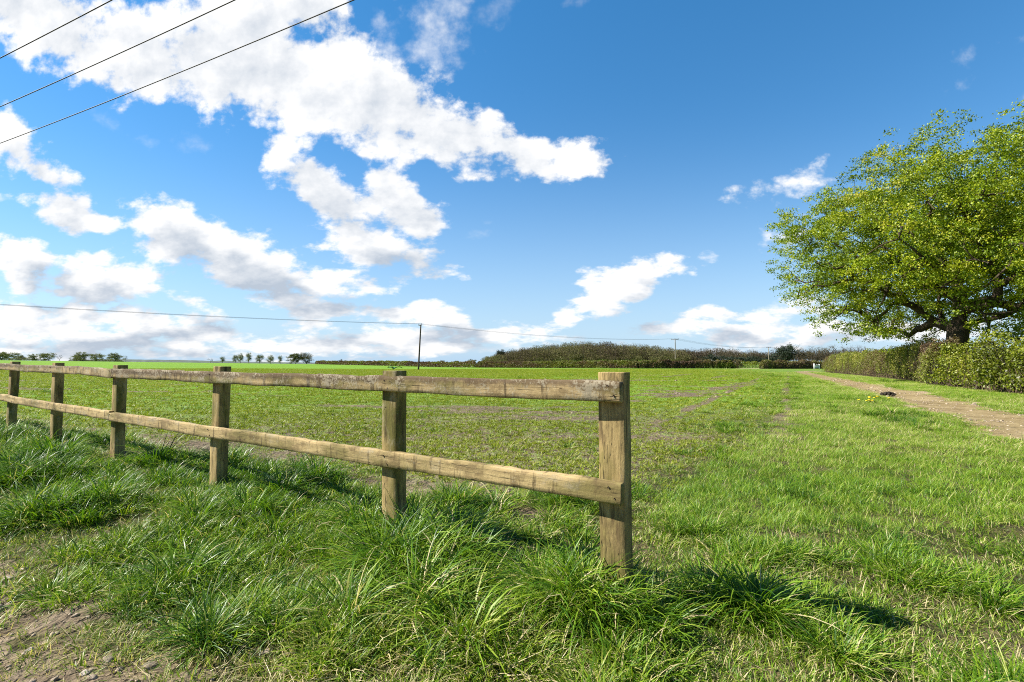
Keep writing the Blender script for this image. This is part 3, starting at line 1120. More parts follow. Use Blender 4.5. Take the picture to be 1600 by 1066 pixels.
def hedge(label, P, wid, hgt, nleaf, size, mats, seed, group=None, tint=(.45, .16), base=.12, twigs=900, name='hedge', lump=.25, tscale=1.0, step_h=None, ragged=.5):
    r = np.random.default_rng(seed)
    xy, nr, t, L = along(P, nleaf, r)
    base = base if size < .12 else .0
    hvar = hgt * (1 + lump * (fbm(t * .25, t * 0 + seed, 3, seed) - .5) + lump * .6 * (fbm(t * 1.1, t * 0 + 3, 3, seed + 4) - .5))
    if step_h is not None:
        hvar = hvar * np.interp(t, *step_h)
    th = r.random(nleaf) * np.pi
    rho = np.where(r.random(nleaf) < .8, 1 - np.abs(r.normal(0, .10, nleaf)), r.random(nleaf) ** .5)
    # squarish clipped section
    cs, sn = np.cos(th), np.sin(th)
    ex = .62
    ox = np.sign(cs) * np.abs(cs) ** ex * rho
    oz = np.abs(sn) ** ex * rho
    bul = 1 + .35 * (fbm(t * .6, oz * 1.5, 3, seed + 9) - .5)
    zz = base + (hvar - base) * oz
    taper = np.clip((L - t) / (.6 * hgt), .0, 1) ** .5 * np.clip(t / (.6 * hgt), 0, 1) ** .5
    zz = base + (zz - base) * (.35 + .65 * taper)
    spike = (fbm(t * 2.3 / max(.5, size * 8), th * 2.2, 3, seed + 20) - .5) * ragged
    bul = bul * (1 + spike)
    zz = base + (zz - base) * (1 + spike * .8)
    pos2 = xy + nr * (ox * wid / 2 * bul)[:, None]
    g = height(pos2[:, 0], pos2[:, 1])
    thinb = r.random(nleaf) < np.clip((.25 if size < .12 else .95) + zz / (.35 * hgt), 0, 1)
    cen = np.concatenate([pos2, (g + zz)[:, None]], 1)[thinb]
    if size < .12:
        holl = fbm(t * 1.25, zz * 1.9 + np.sign(ox) * 5, 3, seed + 31)
        thinb = thinb & (r.random(nleaf) > .62 * smooth01(holl, .53, .63))
        cen = np.concatenate([pos2, (g + zz)[:, None]], 1)[thinb]
    patch = fbm(t * .22 / tscale, oz * 1.2, 3, seed + 12) + .5 * (fbm(t * .9 / tscale, oz * 2.2, 2, seed + 15) - .5)
    tin = np.clip(tint[0] + 1.3 * (patch - .5) + r.normal(0, tint[1], nleaf), .01, .99)[thinb]
    o0 = np.array([P[0][0], P[0][1], 0.0])
    root = empty(name, tuple(o0), label, 'hedge', group)
    link('foliage', leaves_mesh('foliage', cen - o0, r.uniform(.7, 1.3, len(cen)) * size, r, mats[0], tin, .25), root)
    # stems and bare twigs
    xy, nr, t, L = along(P, twigs, r)
    h2 = hgt * (1 + lump * (fbm(t * .25, t * 0 + seed, 3, seed) - .5) + lump * .6 * (fbm(t * 1.1, t * 0 + 3, 3, seed + 4) - .5))
    if step_h is not None:
        h2 = h2 * np.interp(t, *step_h)
    mb = MB()
    o_ = r.uniform(-.42, .42, twigs) * wid
    b0 = xy + nr * o_[:, None]
    gz = height(b0[:, 0], b0[:, 1]) - .05
    hh = h2 * r.uniform(.5, 1.0, twigs) * (.35 + .65 * np.clip((L - t) / (.6 * hgt), 0, 1) ** .5 * np.clip(t / (.6 * hgt), 0, 1) ** .5)
    wv = size * .16
    tipxy = b0 + r.normal(0, .16 * hgt, (twigs, 2)) * .6
    V = []
    bb = np.concatenate([b0, gz[:, None]], 1) - o0
    tt = np.concatenate([tipxy, (gz + hh)[:, None]], 1) - o0
    mm = (bb + tt) / 2 + r.normal(0, .06 * hgt, (twigs, 3)) * (1, 1, .2)
    aa = r.random(twigs) * np.pi
    sv = np.stack([np.cos(aa), np.sin(aa), np.zeros(twigs)], -1)
    for ang_ in (0, 2.094, 4.189):
        s2 = np.stack([np.cos(aa + ang_), np.sin(aa + ang_), np.zeros(twigs)], -1)
        V += [bb + s2 * wv, mm + s2 * wv * .7, tt + s2 * wv * .3]
    V = np.stack(V, 1)
    i = np.arange(twigs) * 9
    F = []
    for k in range(3):
        k2 = (k + 1) % 3
        F += [np.stack([i + k * 3, i + k2 * 3, i + k2 * 3 + 1, i + k * 3 + 1], -1), np.stack([i + k * 3 + 1, i + k2 * 3 + 1, i + k2 * 3 + 2, i + k * 3 + 2], -1)]
    link('stem', mesh_np('stem', V.reshape(-1, 3), np.concatenate(F), mats[1]), root, kind='stuff')
    return root


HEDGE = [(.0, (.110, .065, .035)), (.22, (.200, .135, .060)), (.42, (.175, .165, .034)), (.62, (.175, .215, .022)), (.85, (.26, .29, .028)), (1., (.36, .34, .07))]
m_hleaf = leaf_mat('hedge_leaves', HEDGE, .3, .05, .5)
m_twig = plain_mat('bare_twigs', (.125, .09, .055), .95, var=.4, scale=2)
m_twig_dark = plain_mat('dark_twigs', (.075, .055, .038), .95, var=.4, scale=2)
BRIGHT = [(.0, (.075, .070, .020)), (.25, (.130, .160, .014)), (.5, (.215, .265, .012)), (.75, (.32, .35, .018)), (1., (.42, .38, .10))]
m_bright = leaf_mat('bright_hedge_leaves', BRIGHT, .4, .06, .45)


def build_hedges():
    # along the track, right
    hedge('long clipped olive-green hedge beside the track, left of the big tree', [(24.2, 27.6), (30.2, 39.5), (36.2, 52), (40.6, 61.5)], 1.6, 2.2, 100000, .078,
          (m_hleaf, m_twig), 3, tint=(.63, .15), twigs=2600, lump=.22, step_h=([0, 14, 30, 40], [1.0, .98, .92, .92]))
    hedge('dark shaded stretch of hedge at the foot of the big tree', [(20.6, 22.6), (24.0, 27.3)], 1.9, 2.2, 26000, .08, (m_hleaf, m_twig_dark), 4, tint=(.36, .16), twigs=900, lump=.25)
    hedge('tall unclipped bright green shrubby hedge at the right edge, beside the verge', [(15.5, 11.0), (18.2, 16.2), (21.0, 22.0)], 2.6, 1.78, 90000, .095, (m_bright, m_twig), 6,
          tint=(.37, .17), twigs=2400, lump=.6, ragged=1.8, step_h=([0, 5, 9, 13], [1.0, .98, .8, .72]))
    # across the field
    P = [(58.5, 126), (33, 125.5), (8, 148), (-12, 166)]
    hedge('long brown and green hedge along far field edge, before the wooded hill', P, 1.9, 2.05, 100000, .22, (m_hleaf, m_twig_dark), 8, tint=(.22, .17), twigs=1500, lump=.22, tscale=3)
    hedge('low distant hedge edging the field behind the leaning pole', [(-12.5, 166.5), (-40, 203), (-86, 255), (-122, 300)], 2.0, 2.1, 34000, .38, (m_hleaf, m_twig_dark), 9, tint=(.28, .15), twigs=500, lump=.3, tscale=5)
    hedge('ragged dark hedge with bare stems, between stubble strip and track end', [(60.5, 117), (70, 117.5), (77, 118)], 1.8, 1.9, 12000, .19, (m_hleaf, m_twig_dark), 10, tint=(.40, .17), twigs=1100, lump=.5, tscale=2)
    hedge('evenly clipped fresh green hedge behind the stubble strip, below far wood', [(66, 143), (82, 143), (112, 144)], 1.5, 2.0, 9000, .24, (m_bright, m_twig_dark), 12, tint=(.42, .12), twigs=300, lump=.08)


build_hedges()


# ---------------------------------------------------------------- trees far off
def small_tree_parts(seed, H, wid, nclu, per, leaf, zlo=.28, shape='round', spread=.5):
    r = np.random.default_rng(seed)
    d = unit(r.normal(size=(nclu * 3, 3)))
    rad = r.random(nclu * 3) ** .45
    lump = .8 + .4 * np.array([mnoise.noise(Vector(x * 1.8) + Vector((seed, 1, 2))) + .3 for x in d])
    p = d * (rad * lump)[:, None]
    C = np.array([0, 0, H * (1 + zlo) / 2])
    S = np.array([wid / 2, wid / 2, H * (1 - zlo) / 2])
    pts = C + p * S
    pts = pts[pts[:, 2] > H * zlo * .8][:nclu]
    zt = H * zlo
    trunk = [(0, 0, -.3), (0, 0, zt * .5), (.02 * H, 0, zt), (.02 * H, .01 * H, zt * 1.3)]
    P, par, load = grow(pts, trunk, r, H * .07, .25, .2)
    rd = H * (.0016 + .0034 * load ** .5)
    rd[:4] = H * np.array([.028, .024, .021, .019])
    cen = np.repeat(pts, per, 0) + r.normal(size=(len(pts) * per, 3)) * np.array([1, 1, .75]) * H * spread * .085
    tint = np.clip(np.repeat(r.normal(.5, .1, len(pts)), per) + r.normal(0, .14, len(cen)), .01, .99)
    return P, par, rd, cen, tint, r


HAZED_OLIVE = [(.0, (.09, .095, .05)), (.4, (.155, .17, .08)), (.7, (.22, .235, .10)), (1., (.29, .30, .14))]  # olive leaf colours, lightened to put distance haze into them
m_farleaf = leaf_mat('hazed_distant_leaves', HAZED_OLIVE, .3, .02, .6)
BROWNISH = [(.0, (.060, .046, .034)), (.35, (.120, .095, .052)), (.6, (.155, .140, .055)), (.85, (.160, .170, .055)), (1., (.22, .20, .09))]
m_bare = leaf_mat('budding_twigs', BROWNISH, .25, .02, .7)
DARKW = [(.0, (.016, .024, .022)), (.4, (.030, .046, .032)), (.7, (.052, .070, .038)), (1., (.09, .11, .05))]
m_dark = leaf_mat('evergreen_leaves', DARKW, .2, .02, .6)
TAN = [(.0, (.12, .075, .04)), (.5, (.22, .15, .085)), (1., (.32, .25, .16))]
m_tan = leaf_mat('tan_buds', TAN, .3, .02, .6)
m_fbark = bark_mat('distant_bark', (.085, .068, .052), .8)
m_pbark = bark_mat('pale_distant_bark', (.22, .19, .155), .8)


def copy_tree(o, loc, rz, sc, label, group):
    c = o.copy()
    COL.objects.link(c)
    c.location, c.rotation_euler, c.scale = loc, (0, 0, rz), sc
    tag(c, label, None, group)
    for ch in o.children:
        k = ch.copy()
        COL.objects.link(k)
        k.parent = c
    return c


def far_tree(name, label, loc, seed, H, wid, nclu, per, leaf, mleaf, mb_=None, zlo=.28, group=None, spread=.5, cat='tree'):
    P, par, rd, cen, tint, r = small_tree_parts(seed, H, wid, nclu, per, leaf, zlo, spread=spread)
    root = empty(name, loc, label, cat, group)
    link('trunk', skeleton_mesh('trunk', P, par, rd, mb_ or m_fbark, 5), root)
    link('crown', leaves_mesh('crown', cen, r.uniform(.6, 1.3, len(cen)) * leaf, r, mleaf, tint, .3), root)
    return root


def at_crest(px, Y):
    X = (px - 800) / FPX * Y
    return (X, Y, float(height(X, Y)) - .15)


def build_far_trees():
    # left: spaced trees on the skyline (photo x, height, width)
    protos = [far_tree('skyline_tree', 'x', (0, 0, 0), 60 + k, 8.5, 9.5 + k, 46, 70, .42, m_farleaf, zlo=.12, spread=.8) for k in range(3)]
    row = [(2, 1.0, 'half cut off by the left edge of the picture, first of skyline row'), (17, 1.25, 'tallest round-headed tree at the left end of the skyline row'), (34, .8, 'low round tree right of the tallest one at left end of skyline row'),
           (52, .85, 'small skyline tree above the gap between the two leftmost fence posts'), (72, 1.02, 'broad skyline tree just left of the second fence post from left'),
           (120, 1.0, 'wide feathery skyline tree between second and third fence posts from the left'), (129, 1.2, 'tall tree joined to the wide feathery tree on the skyline'),
           (150, 1.08, 'rounded skyline tree midway between two wide ones, left of third post'), (179, 1.05, 'rounded skyline tree standing right above the third fence post from left')]
    for i, (px, k, lab) in enumerate(row):
        p = protos[i % 3]
        o = p if i < 3 else copy_tree(p, (0, 0, 0), 0, (1, 1, 1), 'x', None)
        Y = 330 + 9 * ((i * 7) % 4)
        o.location = at_crest(px, Y)
        o.rotation_euler = (0, 0, i * 1.7)
        kk = k * .78
        o.scale = (kk * (1.05 if px in (34, 129) else 1.35), kk, kk)
        tag(o, 'pale olive tree, ' + lab if False else lab[:1].upper() + lab[1:] if False else lab, 'tree', 'trees on the left skyline')
    # bare little trees in the same row
    bare = far_tree('bare_tree', 'small leafless tree in the gap of the skyline row at left', at_crest(93, 335), 81, 5.5, 3.6, 26, 12, .16, m_bare, zlo=.3, spread=.5)
    b2 = copy_tree(bare, at_crest(197, 335), 1.4, (.8, .8, 1.0), 'small leafless tree right of the last rounded tree over the third post', None)
    # middle row
    protos2 = [far_tree('row_tree', 'x', (0, 0, 0), 70 + k, 9.0, 6.4 + .7 * k, 40, 60, .38, m_farleaf, zlo=.20, spread=.75) for k in range(3)]
    row2 = [(348, .62, 1.15, 'low dark spreading tree at the left end of the middle row, above fourth fence post'), (368, .95, .75, 'slim tree second from left in middle skyline row'), (376, 1.08, .8, 'tallest tree of the middle skyline row, third from its left end'),
            (389, 1.0, .8, 'airy tree with a thin trunk in the centre of the middle skyline row'), (406, 1.02, .95, 'round upright tree right of centre in the middle skyline row'), (423, .94, 1.05, 'broad tree second from right end of the middle skyline row'), (438, .78, .8, 'short tree at right end of middle skyline row, left of the bushy clump')]
    for i, (px, k, wv, lab) in enumerate(row2):
        p = protos2[i % 3]
        o = p if i < 3 else copy_tree(p, (0, 0, 0), 0, (1, 1, 1), 'x', None)
        Y = 318 + 7 * (i % 3)
        o.location = at_crest(px, Y)
        o.rotation_euler = (0, 0, i * 2.1)
        kk = k * .80
        o.scale = (kk * wv, kk * wv, kk)
        tag(o, lab, 'tree', 'trees of the middle skyline row')
    far_tree('bushy_tree', 'broad yellow-green bushy tree, left half of clump right of the middle row', at_crest(462, 312), 91, 7.2, 10.5, 60, 80, .4, m_bright_far, zlo=.06, spread=.9)
    far_tree('bushy_tree', 'brown budding bushy tree, right half of clump right of the middle row', at_crest(479, 314), 92, 8.2, 9.0, 60, 60, .36, m_bare, zlo=.08, spread=.9)
    far_tree('bare_tree', 'thin leafless tree on skyline left of the middle row', at_crest(329, 330), 93, 4.6, 4.2, 22, 14, .18, m_bare, zlo=.2)
    # small far bushes on the skyline right of the clump
    for px, H, lab in ((534, 3.0, 'tiny dark tree on the skyline between the bushy clump and leaning pole'), (690, 3.2, 'tiny bare tree just right of the leaning pole on the skyline')):
        far_tree('distant_tree', lab, at_crest(px, 330), 94 + px, H + 1.6, 4.5, 22, 30, .3, m_dark if px == 534 else m_bare, zlo=.15)


m_bright_far = leaf_mat('distant_fresh_leaves', [(.0, (.05, .06, .015)), (.5, (.11, .125, .026)), (1., (.19, .19, .05))], .3, .02, .6)
build_far_trees()


def build_skyline_hedges():
    for a, b, lab in ((-25, 78, 'low dark hedge along the skyline under the leftmost trees'), (108, 192, 'low dark hedge along the skyline under trees between second and third posts')):
        A, B = at_crest(a, 343), at_crest(b, 345)
        hedge(lab, [A[:2], ((A[0] + B[0]) / 2, 345), B[:2]], 3, 2.3, 5200, .34, (m_farleaf, m_twig_dark), 20 + a % 7, tint=(.25, .14), twigs=120, lump=.9, tscale=5)


build_skyline_hedges()


def build_ridge():
    """the low ridge far beyond the skyline at the left"""
    xs = np.linspace(-2050, -300, 120)
    V, F = [], []
    prof = np.interp(xs, [-2050, -1600, -1440, -1250, -900, -300], [10, 18, 24, 21, 13, 6]) + 3 * (fbm(xs * .02, xs * 0 + 2, 4, 3) - .5) + 1.2 * (fbm(xs * .11, xs * 0 + 5, 3, 8) - .5)
    for dy_, k in ((0, 0), (60, .75), (140, 1.0), (300, .8), (420, 0)):
        V.append(np.stack([xs, 1600 + dy_ + 0 * xs, prof * k - 2], -1))
    V = np.stack(V)
    ix = np.arange(V.shape[0] * 120).reshape(V.shape[0], 120)
    F = np.stack([ix[:-1, :-1], ix[:-1, 1:], ix[1:, 1:], ix[1:, :-1]], -1).reshape(-1, 4)
    link('hills', mesh_np('hills', V.reshape(-1, 3), F, plain_mat('wooded_ridge', (.075, .095, .075), .95, var=.4, scale=.05), True), kind='structure')


build_ridge()


def wood(name, label, cells, seed, mats, per=110, leaf=.5, H=11.0):
    """a far-off wood that reads as one mass: crowns of bare and budding trees"""
    r = np.random.default_rng(seed)
    C, T, mb = [], [], MB()
    for (x, y, h, wv, tint) in cells:
        z = float(height(x, y)) - .2
        d = unit(r.normal(size=(per, 3)))
        p = d * (r.random(per) ** .4)[:, None]
        c = np.array([x, y, z + h * .60]) + p * np.array([wv / 2, wv / 2, h * .40])
        C.append(c)
        T.append(np.clip(tint + r.normal(0, .13, per), .01, .99))
        lean = r.normal(0, .04, 2)
        mb.tube([(x, y, z - .4), (x + lean[0] * h * .5, y + lean[1] * h * .5, z + h * .45), (x + lean[0] * h, y + lean[1] * h, z + h * .9)], [.17, .12, .03], 4, cap=False)
        for _ in range(3):
            a, e = r.random() * 6.28, r.uniform(.4, 1.2)
            s0 = r.uniform(.3, .65) * h
            L = r.uniform(.25, .42) * h
            mb.tube([(x, y, z + s0), (x + math.cos(a) * L * .5 * math.cos(e), y + math.sin(a) * L * .5 * math.cos(e), z + s0 + L * math.sin(e) * .5),
                     (x + math.cos(a) * L * math.cos(e), y + math.sin(a) * L * math.cos(e), z + s0 + L * math.sin(e))], [.07, .05, .02], 3, cap=False)
    C, T = np.concatenate(C), np.concatenate(T)
    me = leaves_mesh(name, C, r.uniform(.6, 1.4, len(C)) * leaf, r, mats[0], T, .2, .4)
    ob = link(name, me, kind='stuff')
    tag(ob, label, 'wood')
    link('trunk', mb.mesh('trunk', mats[1], True), ob)['kind'] = 'stuff'
    return ob


def build_woods():
    r = np.random.default_rng(77)
    cells = []
    for Y in np.arange(294, 388, 7.0):
        for X in np.arange(-16, 140, 4.4):
            x, y = X + r.normal(0, 1.6), Y + r.normal(0, 2)
            px = x / y * FPX + 800
            top = np.interp(px, [765, 785, 820, 870, 935, 1000, 1040, 1085], [.42, .66, .84, .98, 1.0, .92, .78, .62])
            if px < 762 or px > 1088:
                continue
            tint = r.normal(0, .19) + .45 + .42 * (fbm(np.array(px * .018), np.array(y * .02), 2, 5) - .35)
            if px > 1010:
                tint += .14
            cells.append((x, y, 11.3 * top * r.uniform(.74, 1.16), r.uniform(7, 11), float(tint)))
            if True:
                cells.append((x + 2, y - 3, r.uniform(3, 5.5), r.uniform(6, 8), float(tint) + r.uniform(-.1, .25)))
    wood('woodland', 'bare brown spring wood covering the low hill beyond the far hedge', cells, 5, (m_bare, m_fbark), 330, .62)
    # the flat dark wood to the right
    cells = []
    for Y in np.arange(300, 372, 8):
        for X in np.arange(95, 275, 5.2):
            x, y = X + r.normal(0, 1.6), Y + r.normal(0, 2)
            px = x / y * FPX + 800
            if px < 1055 or px > 1400:
                continue
            top = np.interp(px, [1055, 1090, 1130, 1160, 1190, 1230, 1290, 1330, 1400], [.72, .86, .95, .86, .74, .76, .80, .84, .8])
            tint = r.normal(0, .12) + .12 + .50 * (fbm(np.array(px * .03), np.array(y * .03), 2, 15) - .4)
            cells.append((x, y, 11.0 * top * r.uniform(.7, 1.1), r.uniform(5, 8), float(tint)))
    wood('far_woodland', 'flat dark grey-brown wood on the horizon left of the big tree', cells, 6, (m_bare, m_fbark), 300, .58)
    # distinct trees along the wood's edge
    far_tree('evergreen_tree', 'dark blue-green evergreen tree at the left end of the hill wood', (-7.5, 316, float(height(-7.5, 316))), 31, 9.5, 6.5, 60, 90, .5, m_dark, zlo=.05, spread=.8)
    far_tree('budding_tree', 'pale tan budding tree before the hill wood, above right of the hedge', (62, 308, float(height(62, 308)) - .3), 32, 7.0, 9.0, 55, 70, .4, m_tan, zlo=.1, spread=.8)
    far_tree('evergreen_tree', 'dark dome-shaped evergreen standing above the dark wood behind farthest pole', (168, 296, float(height(168, 296)) - .3), 33, 12.5, 13.0, 70, 90, .6, m_dark, zlo=.05, spread=.9)
    for k, (px, Y, H) in enumerate(((1105, 292, 6.0), (1135, 290, 5.5), (1160, 288, 5.0), (1178, 286, 5.0), (1205, 286, 5.5))):
        X = (px - 800) / FPX * Y
        far_tree('evergreen_bush', ['dark evergreen bush under the wood, left one right of the wide-armed pole', 'dark evergreen bush second along under the wood from the wide-armed pole', 'dark evergreen bush under the wood over the stubble strip',
                 'dark evergreen bush under the wood just left of the farthest pole', 'dark evergreen bush under the wood just right of the farthest pole'][k],
                 (X, Y, float(height(X, Y)) - .4), 40 + k, H, 14, 46, 70, .5, m_dark, zlo=.0, spread=1.0, group='dark evergreens under the far wood', cat='bush')
    for k, (px, H, wv) in enumerate(((1247, 12.4, 9), (1268, 11.0, 9), (1282, 12.2, 10), (1297, 13.0, 10), (1322, 12.2, 11), (1341, 12.8, 11))):
        Y = 300 + 3 * k
        X = (px - 800) / FPX * Y
        far_tree('bare_tree', ['tall leafless tree standing alone on wood top right of the dome evergreen', 'leafless tree left of a close pair over the far hedge gap', 'leafless tree in the group above the end of the track',
                 'tallest leafless tree in the group above the end of the track', 'dense leafless tree above the left end of the track hedge', 'dense dark leafless tree nearest to the big green tree'][k],
                 (X, Y, float(height(X, Y)) - .3), 50 + k, H, wv, 60, 26, .24, m_bare, zlo=.25, group='leafless trees along the far wood', spread=.7)
    # bushes along the far hedge
    for k, (px, Y, H, wv, mt, lab) in enumerate(((1057, 127.5, 3.0, 2.8, m_bright_far, 'small yellow-green bush rising from the hedge below the wide-armed pole'), (1152, 128, 2.9, 2.6, m_bare, 'small brown bush at the right end of the far hedge'),
                                               (903, 300, 4.2, 6, m_bright_far, 'pale green bush in front of the hill wood'), (760, 318, 5.2, 6, m_bare, 'low brown bush left of the dark evergreen on the hill'), (738, 322, 4.6, 7, m_bare, 'low grey-brown bush farther left of the dark evergreen'), (713, 326, 3.6, 6, m_bare, 'lowest brown bush on skyline right of the leaning pole'))):
        X = (px - 800) / FPX * Y
        far_tree('bush', lab, (X, Y, float(height(X, Y)) - .2), 140 + k, H, wv, 34, 60, .2 if Y < 200 else .36, mt, zlo=.05, spread=.9, cat='bush')


build_woods()


# ================================================================ grass and crop
BLADE = [(.0, (.024, .085, .012)), (.25, (.076, .186, .010)), (.5, (.162, .298, .012)), (.72, (.290, .400, .028)), (.86, (.48, .46, .14)), (1., (.68, .56, .32))]
m_blade = leaf_mat('grass_blades', BLADE, .38, .032, .42, inst=True)
SEED = [(.0, (.085, .135, .012)), (.3, (.170, .228, .014)), (.6, (.252, .308, .020)), (.85, (.36, .37, .06)), (1., (.50, .46, .20))]
m_crop = leaf_mat('crop_seedlings', SEED, .36, .02, .45, inst=True)


def blades(seed, n, base_r, L, wd, lean, droop, tint=(.42, .18), straw=.05, seg=4, bias=None):
    r = np.random.default_rng(seed)
    az = r.random(n) * 2 * np.pi
    br = base_r * r.random(n) ** .6
    p = np.stack([np.cos(az) * br, np.sin(az) * br, np.full(n, -.01)], -1)
    az2 = az + r.normal(0, .7, n)
    if bias is not None:
        az2 = bias + r.normal(0, .8, n)
    ln = r.uniform(*L, n)
    th = r.uniform(*lean, n)
    dr = r.uniform(*droop, n)
    w0 = r.uniform(*wd, n)
    tw = r.normal(0, .35, n)
    tn = np.clip(r.normal(*tint, n), .02, .80)
    tn = np.where(r.random(n) < straw, r.uniform(.86, 1.0, n), tn)
    side = np.stack([-np.sin(az2 + tw), np.cos(az2 + tw), r.normal(0, .25, n)], -1)
    V = []
    for k in range(seg + 1):
        f = k / seg
        ww = (w0 * (1 - f ** 2.2) * (.75 + .5 * f if f < .5 else 1.0))[:, None] * .5
        if k < seg:
            V += [p - side * ww, p + side * ww]
        else:
            V += [p]
        a = th + dr * (f + .5 / seg) ** 1.3
        d = np.stack([np.sin(a) * np.cos(az2), np.sin(a) * np.sin(az2), np.cos(a)], -1)
        p = p + d * (ln / seg)[:, None]
    V = np.stack(V, 1)
    m = 2 * seg + 1
    i = np.arange(n) * m
    quads = np.concatenate([np.stack([i + 2 * k, i + 2 * k + 1, i + 2 * k + 3, i + 2 * k + 2], -1) for k in range(seg - 1)])
    tri = np.stack([i + 2 * seg - 2, i + 2 * seg - 1, i + 2 * seg], -1)
    V = V.reshape(-1, 3)
    V[:, 2] = np.maximum(V[:, 2], -.015)
    return V, [quads, tri], np.repeat(tn, m)


def proto(name, parts, mat, coll):
    mb = MB()
    for v, f, t in parts:
        mb.add(v, f, t)
    me = mb.mesh(name, mat, True, 'tint')
    o = bpy.data.objects.new(name, me)
    coll.objects.link(o)


def scatter(name, pts, rot, scl, idx, shift, coll, label, cat):
    me = bpy.data.meshes.new(name)
    me.vertices.add(len(pts))
    me.vertices.foreach_set('co', np.ascontiguousarray(pts, np.float32).ravel())
    a = me.attributes.new('rot', 'FLOAT_VECTOR', 'POINT')
    a.data.foreach_set('vector', np.ascontiguousarray(rot, np.float32).ravel())
    a = me.attributes.new('scl', 'FLOAT_VECTOR', 'POINT')
    a.data.foreach_set('vector', np.ascontiguousarray(scl, np.float32).ravel())
    a = me.attributes.new('idx', 'INT', 'POINT')
    a.data.foreach_set('value', np.ascontiguousarray(idx, np.int32))
    fattr(me, 'shift', shift)
    g = bpy.data.node_groups.new(name + '_scatter', 'GeometryNodeTree')
    g.interface.new_socket('Geometry', in_out='INPUT', socket_type='NodeSocketGeometry')
    g.interface.new_socket('Geometry', in_out='OUTPUT', socket_type='NodeSocketGeometry')
    N, Lk = g.nodes, g.links
    gi, go = N.new('NodeGroupInput'), N.new('NodeGroupOutput')
    mp = N.new('GeometryNodeMeshToPoints')
    ci = N.new('GeometryNodeCollectionInfo')
    ci.inputs['Collection'].default_value = coll
    ci.inputs['Separate Children'].default_value = True
    ci.inputs['Reset Children'].default_value = True
    ip = N.new('GeometryNodeInstanceOnPoints')
    ip.inputs['Pick Instance'].default_value = True

    def na(nm, ty):
        x = N.new('GeometryNodeInputNamedAttribute')
        x.data_type = ty
        x.inputs['Name'].default_value = nm
        return x.outputs['Attribute']
    e2r = N.new('FunctionNodeEulerToRotation')
    Lk.new(na('rot', 'FLOAT_VECTOR'), e2r.inputs[0])
    Lk.new(gi.outputs[0], mp.inputs[0])
    Lk.new(mp.outputs[0], ip.inputs['Points'])
    Lk.new(ci.outputs[0], ip.inputs['Instance'])
    Lk.new(na('idx', 'INT'), ip.inputs['Instance Index'])
    Lk.new(e2r.outputs[0], ip.inputs['Rotation'])
    Lk.new(na('scl', 'FLOAT_VECTOR'), ip.inputs['Scale'])
    Lk.new(ip.outputs[0], go.inputs[0])
    o = link(name, me, kind='stuff')
    tag(o, label, cat)
    md = o.modifiers.new('scatter', 'NODES')
    md.node_group = g
    return o


def sample(n, r0, r1, p, r, amax=56):
    u = r.random(n)
    k = 2 - p
    rr = (r0 ** k + u * (r1 ** k - r0 ** k)) ** (1 / k)
    a = np.radians(r.uniform(-amax, amax, n))
    return np.sin(a) * rr, np.cos(a) * rr, rr


